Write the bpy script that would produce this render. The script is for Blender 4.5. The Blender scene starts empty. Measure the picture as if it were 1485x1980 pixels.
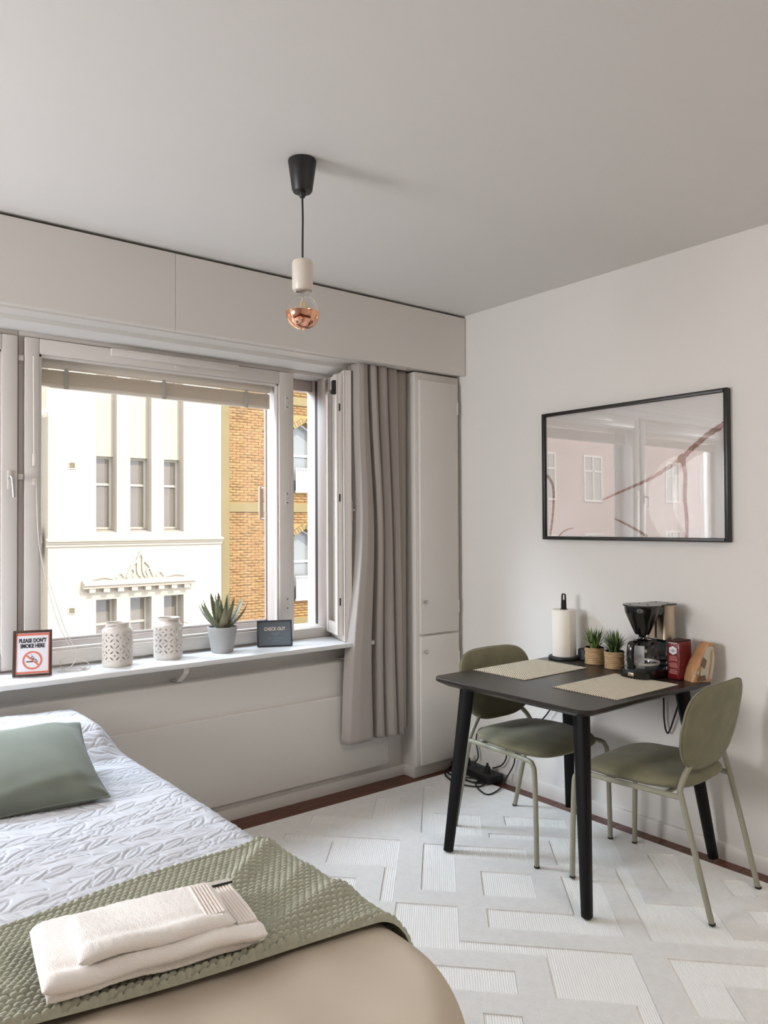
import bpy, bmesh, math, random
import numpy as np
from mathutils import Vector, Matrix

SC = bpy.context.scene
COL = SC.collection
random.seed(7)
PI = math.pi

# ------------------------------------------------------------------ camera
cam_d = bpy.data.cameras.new('camera')
cam_d.sensor_fit = 'HORIZONTAL'
cam_d.sensor_width = 36.0
cam_d.lens = 1488.478 / 1485.0 * 36.0
cam_d.clip_start = 0.05
cam_d.clip_end = 300
cam = bpy.data.objects.new('camera', cam_d)
COL.objects.link(cam)
_R = Vector((0.78431612, -0.62034226, -0.00486783))
_U = Vector((-0.00588614, -0.01528798, 0.99986581))
_F = Vector((0.62033344, 0.78418222, 0.01564203))
_M = Matrix((_R, _U, -_F)).transposed().to_4x4()
_M.translation = Vector((-3.130, -3.369, 1.41))
cam.matrix_world = _M
SC.camera = cam

# ------------------------------------------------------------------ sky, sun, fill lights, exposure
world = bpy.data.worlds.new('sky')
SC.world = world
world.use_nodes = True
_bg = world.node_tree.nodes['Background']
_bg.inputs[0].default_value = (0.78, 0.88, 1.0, 1)
_bg.inputs[1].default_value = 5.0

sun_d = bpy.data.lights.new('sun', 'SUN')
sun_d.energy = 5.0
sun_d.color = (1.0, 0.96, 0.92)
sun_d.angle = math.radians(0.6)
sun = bpy.data.objects.new('sun', sun_d)
COL.objects.link(sun)
sun.rotation_euler = Vector((-0.15, 0.74, -0.65)).to_track_quat('-Z', 'Y').to_euler()

# unseen fill lights added to brighten the room: left side, outside left window, ceiling
def area(name, size, energy, color, loc, aim):
    d = bpy.data.lights.new(name, 'AREA')
    d.shape = 'DISK'
    d.size = size
    d.energy = energy
    d.color = color
    o = bpy.data.objects.new(name, d)
    COL.objects.link(o)
    o.location = loc
    o.rotation_euler = (Vector(aim) - Vector(loc)).to_track_quat('-Z', 'Y').to_euler()
    return o
area('side_fill', 1.1, 78, (0.97, 0.97, 1.0), (-5.2, -0.75, 1.65), (-0.5, -1.5, 1.2))  # added soft fill from the left, stands for no fixture
area('window_fill', 1.3, 260, (0.74, 0.86, 1.0), (-3.15, 1.35, 3.35), (-1.7, -1.5, 0.0))  # added area light that boosts the daylight through the left window
area('ceiling_fill', 1.0, 20, (1.0, 0.91, 0.79), (-1.3, -3.5, 2.55), (-1.0, -2.9, 0.0))  # added warm fill from above, not a fixture of the room

for nm, cx, sx in (('daylight_portal', -1.62, 1.36), ('daylight_portal', -0.86, 0.24), ('daylight_portal', -3.05, 1.36)):
    pd = bpy.data.lights.new(nm, 'AREA')
    pd.shape = 'RECTANGLE'
    pd.size = sx
    pd.size_y = 1.42
    pd.cycles.is_portal = True
    po = bpy.data.objects.new(nm, pd)
    COL.objects.link(po)
    po.location = (cx, 0.46, 1.52)
    po.rotation_euler = Vector((0, -1, 0)).to_track_quat('-Z', 'Z').to_euler()

SC.view_settings.view_transform = 'Standard'
SC.view_settings.look = 'None'
SC.view_settings.gamma = 1.0
SC.view_settings.use_curve_mapping = False
SC.view_settings.exposure = 0.22
SC.cycles.max_bounces = 12
SC.cycles.diffuse_bounces = 7
SC.cycles.glossy_bounces = 4
SC.cycles.transmission_bounces = 8
SC.cycles.transparent_max_bounces = 16
SC.cycles.caustics_reflective = False
SC.cycles.caustics_refractive = False
SC.cycles.sample_clamp_indirect = 6.0

# ------------------------------------------------------------------ helpers
def lin(c):
    return tuple((v / 255 / 12.92) if v / 255 <= 0.04045 else ((v / 255 + 0.055) / 1.055) ** 2.4 for v in c) + (1.0,)

MATS = {}
def mat(name, rgb, rough=0.6, metal=0.0, bump=None, vary=0.0, vscale=6.0, spec=0.5, stretch=None, sheen=0.0, coat=0.0, rgb2=None, wave=None, trans=0.0, rot=None):
    m = bpy.data.materials.new(name)
    m.use_nodes = True
    nt = m.node_tree
    b = nt.nodes['Principled BSDF']
    b.inputs['Base Color'].default_value = lin(rgb)
    b.inputs['Roughness'].default_value = rough
    b.inputs['Metallic'].default_value = metal
    b.inputs['Specular IOR Level'].default_value = spec
    b.inputs['Sheen Weight'].default_value = sheen
    b.inputs['Coat Weight'].default_value = coat
    b.inputs['Transmission Weight'].default_value = trans
    tc = nt.nodes.new('ShaderNodeTexCoord')
    mp = nt.nodes.new('ShaderNodeMapping')
    nt.links.new(tc.outputs['Object'], mp.inputs[0])
    if stretch:
        mp.inputs['Scale'].default_value = stretch
    if rot:
        mp.inputs['Rotation'].default_value = rot
    if vary or rgb2:
        n = nt.nodes.new('ShaderNodeTexNoise')
        n.inputs['Scale'].default_value = vscale
        n.inputs['Detail'].default_value = 5
        nt.links.new(mp.outputs[0], n.inputs['Vector'])
        cr = nt.nodes.new('ShaderNodeValToRGB')
        a = lin(rgb)
        if rgb2:
            d = lin(rgb2)
        else:
            d = tuple(max(0, v * (1 - vary)) for v in a[:3]) + (1,)
        cr.color_ramp.elements[0].position = 0.35
        cr.color_ramp.elements[1].position = 0.65
        cr.color_ramp.elements[0].color = d
        cr.color_ramp.elements[1].color = a
        nt.links.new(n.outputs['Fac'], cr.inputs[0])
        nt.links.new(cr.outputs[0], b.inputs['Base Color'])
    if wave:                                   # (scale, colour, direction)
        w = nt.nodes.new('ShaderNodeTexWave')
        w.bands_direction = wave[2]
        w.inputs['Scale'].default_value = wave[0]
        w.inputs['Distortion'].default_value = wave[3] if len(wave) > 3 else 0.0
        nt.links.new(mp.outputs[0], w.inputs['Vector'])
        mx = nt.nodes.new('ShaderNodeMix')
        mx.data_type = 'RGBA'
        nt.links.new(w.outputs['Fac'], mx.inputs['Factor'])
        mx.inputs['A'].default_value = lin(rgb)
        mx.inputs['B'].default_value = lin(wave[1])
        nt.links.new(mx.outputs['Result'], b.inputs['Base Color'])
    if bump:
        n2 = nt.nodes.new('ShaderNodeTexNoise')
        n2.inputs['Scale'].default_value = bump[0]
        n2.inputs['Detail'].default_value = 4
        nt.links.new(mp.outputs[0], n2.inputs['Vector'])
        bp = nt.nodes.new('ShaderNodeBump')
        bp.inputs['Strength'].default_value = bump[1]
        bp.inputs['Distance'].default_value = bump[2] if len(bump) > 2 else 0.01
        nt.links.new(n2.outputs['Fac'], bp.inputs['Height'])
        nt.links.new(bp.outputs[0], b.inputs['Normal'])
    MATS[name] = m
    return m

def pane_mat(name, refl=0.06, base=0.025, tint=(1, 1, 1), rough=0.0, fres=True):
    m = bpy.data.materials.new(name)
    m.use_nodes = True
    nt = m.node_tree
    for n in list(nt.nodes):
        nt.nodes.remove(n)
    out = nt.nodes.new('ShaderNodeOutputMaterial')
    t = nt.nodes.new('ShaderNodeBsdfTransparent')
    t.inputs[0].default_value = tint + (1,)
    g = nt.nodes.new('ShaderNodeBsdfGlossy')
    g.inputs['Roughness'].default_value = rough
    mx = nt.nodes.new('ShaderNodeMixShader')
    if fres:
        lw = nt.nodes.new('ShaderNodeLayerWeight')      # same reflectance from both sides of the pane
        lw.inputs['Blend'].default_value = 0.5
        pw = nt.nodes.new('ShaderNodeMath'); pw.operation = 'POWER'; pw.inputs[1].default_value = 4.0
        ma = nt.nodes.new('ShaderNodeMath'); ma.operation = 'MULTIPLY_ADD'; ma.inputs[1].default_value = 0.55; ma.inputs[2].default_value = base
        nt.links.new(lw.outputs['Facing'], pw.inputs[0])
        nt.links.new(pw.outputs[0], ma.inputs[0])
        nt.links.new(ma.outputs[0], mx.inputs[0])
    else:
        mx.inputs[0].default_value = refl
    nt.links.new(t.outputs[0], mx.inputs[1])
    nt.links.new(g.outputs[0], mx.inputs[2])
    nt.links.new(mx.outputs[0], out.inputs[0])
    MATS[name] = m
    return m

def tag(o, label=None, cat=None, group=None, kind=None):
    if label: o['label'] = label
    if cat: o['category'] = cat
    if group: o['group'] = group
    if kind: o['kind'] = kind
    return o

def empty(name, loc, rz=0.0, label=None, cat=None, group=None, kind=None):
    o = bpy.data.objects.new(name, None)
    COL.objects.link(o)
    o.location = loc
    o.rotation_euler = (0, 0, rz)
    o.empty_display_size = 0.05
    return tag(o, label, cat, group, kind)

def link(name, me, parent=None, m=None, smooth=None):
    if m is not None and not me.materials:
        me.materials.append(m)
    o = bpy.data.objects.new(name, me)
    COL.objects.link(o)
    if parent is not None:
        o.parent = parent
    return o

def obj(name, bm, m, parent=None, smooth=True, world=False, angle=35):
    """Link the bmesh as ONE mesh object; world=True: its vertices are world coordinates."""
    if world and parent is not None:
        p = parent
        T = Matrix.Identity(4)
        while p is not None:
            T = (Matrix.Translation(p.location) @ p.rotation_euler.to_matrix().to_4x4()) @ T
            p = p.parent
        bmesh.ops.transform(bm, matrix=T.inverted(), verts=bm.verts)
    me = bpy.data.meshes.new(name)
    bmesh.ops.recalc_face_normals(bm, faces=bm.faces)
    if smooth:
        for f in bm.faces:
            f.smooth = True
        a = math.radians(angle)
        for e in bm.edges:
            if len(e.link_faces) == 2 and e.calc_face_angle(0) > a:
                e.smooth = False
    bm.to_mesh(me)
    bm.free()
    return link(name, me, parent, m)

def npobj(name, V, F, m, parent=None, smooth=True):
    me = bpy.data.meshes.new(name)
    V = np.asarray(V, dtype=np.float32).reshape(-1, 3)
    F = np.asarray(F, dtype=np.int32)
    me.vertices.add(len(V))
    me.vertices.foreach_set('co', V.ravel())
    n, k = F.shape
    me.loops.add(n * k)
    me.loops.foreach_set('vertex_index', F.ravel())
    me.polygons.add(n)
    me.polygons.foreach_set('loop_start', np.arange(0, n * k, k, dtype=np.int32))
    me.polygons.foreach_set('loop_total', np.full(n, k, dtype=np.int32))
    if smooth:
        me.polygons.foreach_set('use_smooth', np.ones(n, dtype=bool))
    me.update(calc_edges=True)
    me.validate()
    return link(name, me, parent, m)

def gridfaces(nu, nv, wrap=False):
    i = np.arange(nu if wrap else nu - 1)[:, None]
    j = np.arange(nv - 1)[None, :]
    a = i * nv + j
    b = ((i + 1) % nu) * nv + j
    return np.stack([a, b, b + 1, a + 1], -1).reshape(-1, 4)

def box(bm, x0, x1, y0, y1, z0, z1, bev=0.0, seg=2, M=None):
    r = bmesh.ops.create_cube(bm, size=1.0)
    vs = r['verts']
    for v in vs:
        v.co = Vector((x0 + (v.co.x + .5) * (x1 - x0), y0 + (v.co.y + .5) * (y1 - y0), z0 + (v.co.z + .5) * (z1 - z0)))
    if M is not None:
        for v in vs:
            v.co = M @ v.co
    if bev > 0:
        es = list({e for v in vs for e in v.link_edges})
        bmesh.ops.bevel(bm, geom=es, offset=bev, segments=seg, profile=0.5, affect='EDGES')
    return bm

def B(*a, **k):
    return box(bmesh.new(), *a, **k)

def lathe(bm, prof, seg=32, c=(0, 0, 0), M=None, cap=True):
    rings = []
    for r, z in prof:
        ring = []
        for i in range(seg):
            t = 2 * PI * i / seg
            p = Vector((c[0] + r * math.cos(t), c[1] + r * math.sin(t), c[2] + z))
            ring.append(bm.verts.new(M @ p if M is not None else p))
        rings.append(ring)
    for a, b in zip(rings[:-1], rings[1:]):
        for i in range(seg):
            bm.faces.new((a[i], a[(i + 1) % seg], b[(i + 1) % seg], b[i]))
    if cap:
        if prof[0][0] > 1e-5: bm.faces.new(rings[0][::-1])
        if prof[-1][0] > 1e-5: bm.faces.new(rings[-1])
    bmesh.ops.remove_doubles(bm, verts=[v for r in rings for v in r], dist=1e-6)
    return bm

def smooth_path(pts, n=6):
    P = [Vector(p) for p in pts]
    out = []
    for i in range(len(P) - 1):
        p0 = P[max(0, i - 1)]; p1 = P[i]; p2 = P[i + 1]; p3 = P[min(len(P) - 1, i + 2)]
        for k in range(n):
            t = k / n
            out.append(0.5 * ((2 * p1) + (-p0 + p2) * t + (2 * p0 - 5 * p1 + 4 * p2 - p3) * t * t + (-p0 + 3 * p1 - 3 * p2 + p3) * t ** 3))
    out.append(P[-1])
    return out

def tube(bm, pts, r, seg=8, n=6, smoothp=True):
    P = smooth_path(pts, n) if smoothp and len(pts) > 2 else [Vector(p) for p in pts]
    R = r if callable(r) else (lambda t: r)
    prev = None
    rings = []
    for i, p in enumerate(P):
        t = (P[min(i + 1, len(P) - 1)] - P[max(i - 1, 0)]).normalized()
        if prev is None:
            up = Vector((0, 0, 1)) if abs(t.z) < 0.9 else Vector((1, 0, 0))
            nrm = t.cross(up).normalized()
        else:
            nrm = (prev - t * prev.dot(t)).normalized()
        prev = nrm
        bn = t.cross(nrm)
        rr = R(i / (len(P) - 1))
        rings.append([bm.verts.new(p + (nrm * math.cos(2 * PI * k / seg) + bn * math.sin(2 * PI * k / seg)) * rr) for k in range(seg)])
    for a, b in zip(rings[:-1], rings[1:]):
        for k in range(seg):
            bm.faces.new((a[k], a[(k + 1) % seg], b[(k + 1) % seg], b[k]))
    bm.faces.new(rings[0][::-1]); bm.faces.new(rings[-1])
    return bm

def T(pts, r, **k):
    return tube(bmesh.new(), pts, r, **k)

def prism(bm, poly, h0, h1, axis='z', M=None):
    """poly: 2-D outline; axis: the direction it is extruded along."""
    def P(a, b, h):
        p = {'z': (a, b, h), 'y': (a, h, b), 'x': (h, a, b)}[axis]
        p = Vector(p)
        return M @ p if M is not None else p
    lo = [bm.verts.new(P(a, b, h0)) for a, b in poly]
    hi = [bm.verts.new(P(a, b, h1)) for a, b in poly]
    n = len(poly)
    bm.faces.new(lo[::-1]); bm.faces.new(hi)
    for i in range(n):
        bm.faces.new((lo[i], lo[(i + 1) % n], hi[(i + 1) % n], hi[i]))
    return bm

def rrect(x0, x1, y0, y1, r, n=6):
    out = []
    for cx, cy, a0 in ((x1 - r, y1 - r, 0), (x0 + r, y1 - r, 90), (x0 + r, y0 + r, 180), (x1 - r, y0 + r, 270)):
        for k in range(n + 1):
            a = math.radians(a0 + 90 * k / n)
            out.append((cx + r * math.cos(a), cy + r * math.sin(a)))
    return out

def copy_tree(o, parent=None):
    c = o.copy()
    COL.objects.link(c)
    if parent is not None:
        c.parent = parent
    for ch in list(o.children):
        copy_tree(ch, c)
    return c

def text_mesh(s, size, m, name, parent, M, depth=0.0004, xs=1.0, bold=0.0, align='CENTER'):
    cu = bpy.data.curves.new(name, 'FONT')
    cu.body = s
    cu.size = size
    cu.align_x = align
    cu.align_y = 'CENTER'
    cu.extrude = depth
    cu.offset = bold
    cu.resolution_u = 4
    o = bpy.data.objects.new(name, cu)
    COL.objects.link(o)
    dg = bpy.context.evaluated_depsgraph_get()
    me = bpy.data.meshes.new_from_object(o.evaluated_get(dg))
    bpy.data.objects.remove(o)
    me.name = name
    me.transform(Matrix.Diagonal((xs, 1, 1, 1)))
    me.transform(M)
    me.materials.clear()
    return link(name, me, parent, m)

# ------------------------------------------------------------------ materials
mat('wall_paint', (216, 213, 208), 0.75, bump=(120, 0.05, 0.003))
mat('ceiling_paint', (220, 218, 214), 0.85, bump=(90, 0.05, 0.003))
mat('white_gloss', (213, 209, 203), 0.38, bump=(60, 0.03, 0.003))
mat('window_paint', (208, 202, 196), 0.35)
mat('window_paint_dimmed', (180, 170, 164), 0.4)  # window paint darkened to offset strong skylight on the outer frame faces
mat('sill_paint', (224, 224, 224), 0.3)
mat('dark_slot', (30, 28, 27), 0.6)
mat('steel', (190, 188, 184), 0.3, 1.0)
mat('wood_floor', (104, 58, 40), 0.42, vary=0.45, vscale=5, stretch=(1.5, 18, 18), bump=(40, 0.05, 0.004))
pane_mat('glass')
mat('curtain_fabric', (160, 152, 146), 0.95, bump=(900, 0.12, 0.002), sheen=0.1)
mat('velvet', (120, 117, 92), 0.92, vary=0.18, vscale=14, sheen=0.12, bump=(400, 0.1, 0.002))
mat('sage_metal', (140, 138, 120), 0.45)
mat('black_wood', (14, 14, 14), 0.5, spec=0.2, vary=0.3, vscale=9, stretch=(2, 14, 14), bump=(60, 0.06, 0.003))
mat('table_veneer', (42, 36, 30), 0.33, vary=0.2, vscale=9, stretch=(14, 2, 2), bump=(70, 0.05, 0.002))
mat('black_plastic', (14, 14, 14), 0.25)
mat('matte_black', (20, 20, 20), 0.55)
mat('rubber_black', (12, 12, 12), 0.5)

# ------------------------------------------------------------------ room shell
H = 2.612
WL = -5.30           # left wall
WF = -4.85           # wall behind the camera
def struct(name, bm, m, parent=None, smooth=False):
    o = obj(name, bm, MATS[m], parent, smooth=smooth)
    if parent is None:
        o['kind'] = 'structure'
    return o

fl = struct('floor', B(WL - .2, .2, WF - .2, .45, -.2, -.014), 'wood_floor')
random.seed(3)
pm = {}
y = 0.0
row = 0
while y > -2.6:
    x = 0.0 - random.uniform(0.2, 0.9)
    x1 = 0.0
    lim = -2.2 if y > -0.25 else -0.45
    while x1 > lim:
        x0 = max(x1 - random.choice((0.7, 0.9, 1.1)), lim - .3)
        key = round(x1 - x0, 3)
        if key not in pm:
            b = B(0, key - .0015, -.1185, 0, -.014, 0, bev=.0012, seg=1)
            me = bpy.data.meshes.new('plank'); b.to_mesh(me); b.free(); me.materials.append(MATS['wood_floor']); pm[key] = me
        o = link('plank', pm[key], fl)
        o.location = (x0, y, 0)
        x1 = x0
    y -= 0.12
struct('ceiling', B(WL - .2, .2, WF - .2, .45, H, H + .2), 'ceiling_paint')
struct('wall_right', B(0, .2, WF - .2, .45, -.014, H), 'wall_paint')
struct('wall_left', B(WL - .2, WL, WF - .2, .45, -.014, H), 'wall_paint')
struct('wall_front', B(WL, 0, WF - .2, WF, -.014, H), 'wall_paint')
# window wall: opening from x = -3.75 to -0.68, z = 0.768 to 2.245
OX0, OX1, OZ0, OZ1 = -3.78, -0.68, 0.768, 2.247
WB = bmesh.new()
box(WB, WL, 0, 0, .45, -.014, .684)
box(WB, WL, 0, .07, .45, .684, OZ0)
box(WB, OX1 + .05, 0, 0, .07, .684, OZ0)
box(WB, WL, 0, 0, .45, OZ1, H)
box(WB, WL, OX0, 0, .45, OZ0, OZ1)
box(WB, OX1, 0, 0, .45, OZ0, OZ1)
wb = struct('wall_back', WB, 'wall_paint')
struct('upper_panel', B(-4.3, -.74, -.014, 0, .50, .682, bev=.003), 'white_gloss', wb)
struct('lower_panel', B(-4.3, -.465, -.032, 0, .086, .503, bev=.004), 'white_gloss', wb)

def baseboard(name, bm, x=None):
    return struct(name, bm, 'white_gloss', smooth=True)
bm = bmesh.new()
prism(bm, [(0, 0), (-.018, 0), (-.018, .045), (-.012, .055), (0, .06)], -4.3, -.345, 'x')
baseboard('baseboard_back', bm)
bm = bmesh.new()
prism(bm, [(0, 0), (-.016, 0), (-.016, .05), (-.010, .066), (0, .07)], -4.8, -.15, 'y')
baseboard('baseboard_right', bm)

# boxed-in pelmet over the window
pel = empty('trim_1', (0, 0, H), kind='structure')
for a, b_ in ((WL, -1.7638), (-1.7630, -.004)):
    obj('pelmet_panel', B(a, b_, -.182, -.160, 2.262, 2.598, bev=.002), MATS['white_gloss'], pel, smooth=False, world=True)
obj('pelmet_soffit', B(WL, -.004, -.160, 0, 2.268, 2.285), MATS['white_gloss'], pel, smooth=False, world=True)
obj('pelmet_gap_shade', B(WL, -.004, -.150, 0, 2.585, 2.607), MATS['dark_slot'], pel, smooth=False, world=True)  # dark board added as the shade in the gap under the ceiling
bm = bmesh.new()
box(bm, WL, -.40, -.12, -.095, 2.262, 2.268)
obj('curtain_rail', bm, MATS['white_gloss'], pel, smooth=False, world=True)

# ------------------------------------------------------------------ windows
YS = 0.165            # room face of the sashes
def sash(parent, name, x0, x1, z0, z1, st_l, st_r, top, bot, y0=YS, th=.045, bead=.012, paint='window_paint'):
    """A sash: two stiles, two rails, a pane and its beads."""
    y1 = y0 + th
    P = MATS[paint]
    obj('stile', B(x0, x0 + st_l, y0, y1, z0, z1, bev=.003), P, parent, world=True)
    obj('stile', B(x1 - st_r, x1, y0, y1, z0, z1, bev=.003), P, parent, world=True)
    obj('rail', B(x0 + st_l, x1 - st_r, y0, y1, z1 - top, z1, bev=.003), P, parent, world=True)
    obj('rail', B(x0 + st_l, x1 - st_r, y0, y1, z0, z0 + bot, bev=.003), P, parent, world=True)
    gx0, gx1, gz0, gz1 = x0 + st_l, x1 - st_r, z0 + bot, z1 - top
    bm = bmesh.new()
    for a in ((gx0, gx0 + bead, gz0, gz1), (gx1 - bead, gx1, gz0, gz1), (gx0, gx1, gz0, gz0 + bead), (gx0, gx1, gz1 - bead, gz1)):
        box(bm, a[0], a[1], y0 + .010, y1 - .012, a[2], a[3], bev=.002, seg=1)
    obj('glazing_bead', bm, P, parent, world=True)
    obj('pane', B(gx0, gx1, y0 + .026, y0 + .030, gz0, gz1), MATS['glass'], parent, smooth=False, world=True)

def window(name, x0, x1, jl, jr):
    w = empty(name, ((x0 + x1) / 2, .25, OZ0), kind='structure')
    P = MATS['window_paint']
    # deep box frame, .20 to .36
    obj('frame_head', B(x0, x1, .185, .37, 2.228, OZ1, bev=.002), P, w, world=True)
    obj('frame_sill', B(x0, x1, .185, .40, OZ0 + .022, .842, bev=.002), P, w, world=True)
    for a, b_ in (jl, jr):
        obj('frame_jamb', B(a, b_, .185, .37, .842, 2.228, bev=.002), MATS['window_paint_dimmed'], w, world=True)
    return w

# main window with the narrow vent light at its right
w1 = window('window_1', -2.315, OX1, (-2.315, -2.290), (-.728, OX1))
sash(w1, 'sash', -2.293, -.950, .800, 2.222, .058, .088, .066, .062)
# outer sash behind it and the frame post between the two lights
obj('frame_post', B(-1.018, -.955, .215, .333, .842, 2.228, bev=.003), MATS['window_paint_dimmed'], w1, world=True)
sash(w1, 'sash', -2.285, -.962, .842, 2.228, .045, .046, .05, .04, y0=.335, th=.035, paint='window_paint_dimmed')
# striker plates on the stile
for z in (.99, 1.55, 2.06):
    pl = obj('striker_plate', B(-1.003, -.983, YS - .003, YS + .002, z - .035, z + .035, bev=.001, seg=1), MATS['window_paint'], w1, world=True)
    bm = bmesh.new()
    for dz in (-.024, .024):
        lathe(bm, [(.0035, 0), (.0035, .002)], 8, M=Matrix.Translation((-.993, YS - .003, z + dz)) @ Matrix.Rotation(PI / 2, 4, 'X'))
    obj('screw', bm, MATS['dark_slot'], pl, world=True)
# room-side air vent strip on the head
bm = B(-1.93, -1.28, .146, .166, 2.186, 2.222, bev=.006)
obj('trickle_vent', bm, MATS['window_paint'], w1, world=True)
bm = B(-1.62, -1.57, YS - .003, YS + .001, 2.165, 2.182, bev=.001)
obj('catch_plate', bm, MATS['window_paint'], w1, world=True)
# jamb seals of the vent opening
obj('seal', B(-.7285, -.7265, .27, .295, .85, 2.22), MATS['dark_slot'], w1, smooth=False, world=True)
obj('outer_head', B(-.955, -.728, .33, .37, 2.165, 2.228, bev=.003), MATS['window_paint_dimmed'], w1, world=True)

# open vent casement: two coupled leaves swung into the room
vc = empty('window_2', (-.712, .168, .80), kind='structure')
VA = math.atan2(-.218, -.072)     # direction hinge -> free edge
VM = Matrix.Translation((-.712, .172, 0)) @ Matrix.Rotation(VA, 4, 'Z')
def leaf(y0, y1, x1, z0, z1, st):
    P = MATS['window_paint']
    for a in ((0, st, z0, z1), (x1 - st, x1, z0, z1)):
        obj('stile', B(a[0], a[1], y0, y1, a[2], a[3], bev=.003, M=VM), P, vc, world=True)
    for a in ((z0, z0 + .06), (z1 - .06, z1)):
        obj('rail', B(st, x1 - st, y0, y1, a[0], a[1], bev=.003, M=VM), P, vc, world=True)
    ym = (y0 + y1) / 2
    obj('pane', B(st, x1 - st, ym - .002, ym + .002, z0 + .06, z1 - .06, M=VM), MATS['glass'], vc, smooth=False, world=True)
leaf(-.022, .006, .215, .825, 2.205, .045)        # outer leaf (seen on its outdoor face)
leaf(.010, .048, .238, .795, 2.222, .052)         # room leaf
# lock strip on the free edge with its slots
bm = bmesh.new()
box(bm, .2145, .217, -.014, -.002, .86, 2.15, M=VM)
obj('lock_strip', bm, MATS['window_paint'], vc, world=True)
bm = bmesh.new()
for z in (1.0, 1.55, 2.03):
    box(bm, .2165, .2185, -.012, -.004, z - .02, z + .02, M=VM)
obj('lock_slot', bm, MATS['dark_slot'], vc, world=True)
# hinge arm at the top
bm = B(.02, .09, -.030, -.022, 2.13, 2.205, bev=.003, M=VM)
obj('corner_stay', bm, MATS['steel'], vc, world=True)
bm = B(.190, .213, -.040, -.022, 2.105, 2.170, bev=.004, M=VM)
obj('top_catch', bm, MATS['dark_slot'], vc, world=True)
# handle on the room face
hd = obj('handle_plate', B(.205, .232, .048, .056, 1.43, 1.53, bev=.003, M=VM), MATS['window_paint'], vc, world=True)
bm = bmesh.new()
tube(bm, [VM @ Vector(p) for p in ((.218, .05, 1.485), (.218, .085, 1.485), (.20, .10, 1.478), (.13, .104, 1.46))], .008, seg=8)
obj('lever', bm, MATS['steel'], hd, world=True)

# left window
w3 = window('window_3', OX0, -2.317, (OX0, OX0 + .05), (-2.345, -2.317))
sash(w3, 'sash', OX0 + .03, -2.322, .800, 2.222, .06, .062, .066, .062)
sash(w3, 'sash', OX0 + .05, -2.345, .842, 2.228, .045, .04, .05, .04, y0=.335, th=.035, paint='window_paint_dimmed')
obj('mullion_strip', B(-2.322, -2.293, .196, .22, .80, 2.225), MATS['window_paint'], w3, smooth=False, world=True)
for z in (1.62, 2.13):
    obj('hinge', B(-2.318, -2.297, YS + .006, YS + .03, z - .012, z + .012, bev=.002), MATS['window_paint'], w3, world=True)
hp = obj('handle_plate', B(-2.362, -2.344, YS - .008, YS + .001, 1.565, 1.645, bev=.003), MATS['window_paint'], w3, world=True)
bm = bmesh.new()
tube(bm, [(-2.353, YS - .005, 1.615), (-2.353, YS - .035, 1.615), (-2.350, YS - .045, 1.600), (-2.345, YS - .048, 1.53)], .007, seg=8)
obj('lever', bm, MATS['steel'], hp, world=True)

# exterior pull bar outside the right stile
ph = empty('pull_bar', (-.99, .45, 1.55), label='tan upright grab bar on two arms outside the window, in front of the brickwork', cat='handle')
mat('bar_paint', (176, 150, 124), 0.5)
obj('bar', B(-1.002, -.976, .445, .459, 1.435, 1.625, bev=.004), MATS['bar_paint'], ph, world=True)
for z in (1.445, 1.615):
    obj('arm', T([(-.989, .37, z), (-.989, .45, z)], .0035, seg=6), MATS['bar_paint'], ph, world=True)

# ------------------------------------------------------------------ window sill and brackets
sl = struct('trim_2', B(OX0 - .1, -.60, -.102, .186, .768, .790, bev=.003), 'sill_paint', smooth=True)
sl['label'] = 'long white window sill board'
for x in (-1.668, -.735, -2.9):
    bm = bmesh.new()
    pts = [(.070, .686), (-.002, .688), (-.072, .738), (-.076, .746), (-.076, .768), (-.072, .768), (-.072, .747), (-.069, .741), (.0, .693), (.070, .691)]
    prism(bm, pts, x - .012, x + .012, 'x')
    obj('sill_bracket', bm, MATS['white_gloss'], sl, smooth=False, world=True)

# ------------------------------------------------------------------ cabinet in the corner
cb = empty('corner_cabinet', (-.17, -.07, 0), label='tall narrow white built-in cabinet in the corner beside the curtain', cat='cabinet')
P = MATS['white_gloss']
obj('body', B(-.345, -.010, -.128, 0, .062, 2.258, bev=.006), P, cb, world=True)
obj('plinth', B(-.345, -.010, -.107, 0, 0, .062, bev=.002), P, cb, world=True)
def cab_door(z0, z1, kz):
    d = obj('door', B(-.322, -.036, -.146, -.1285, z0, z1, bev=.004), P, cb, world=True)
    bm = bmesh.new()
    lathe(bm, [(.006, 0), (.005, .012), (.010, .016), (.011, .022), (.007, .027), (0, .028)], 14, M=Matrix.Translation((-.297, -.146, kz)) @ Matrix.Rotation(PI / 2, 4, 'X'))
    obj('knob', bm, MATS['steel'], d, world=True)
    for hz in (z0 + .14, z1 - .14):
        obj('hinge', T([(-.032, -.142, hz - .035), (-.032, -.142, hz + .035)], .006, seg=8), P, d, world=True)
cab_door(.795, 2.215, .975)
cab_door(.075, .785, .700)

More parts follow.
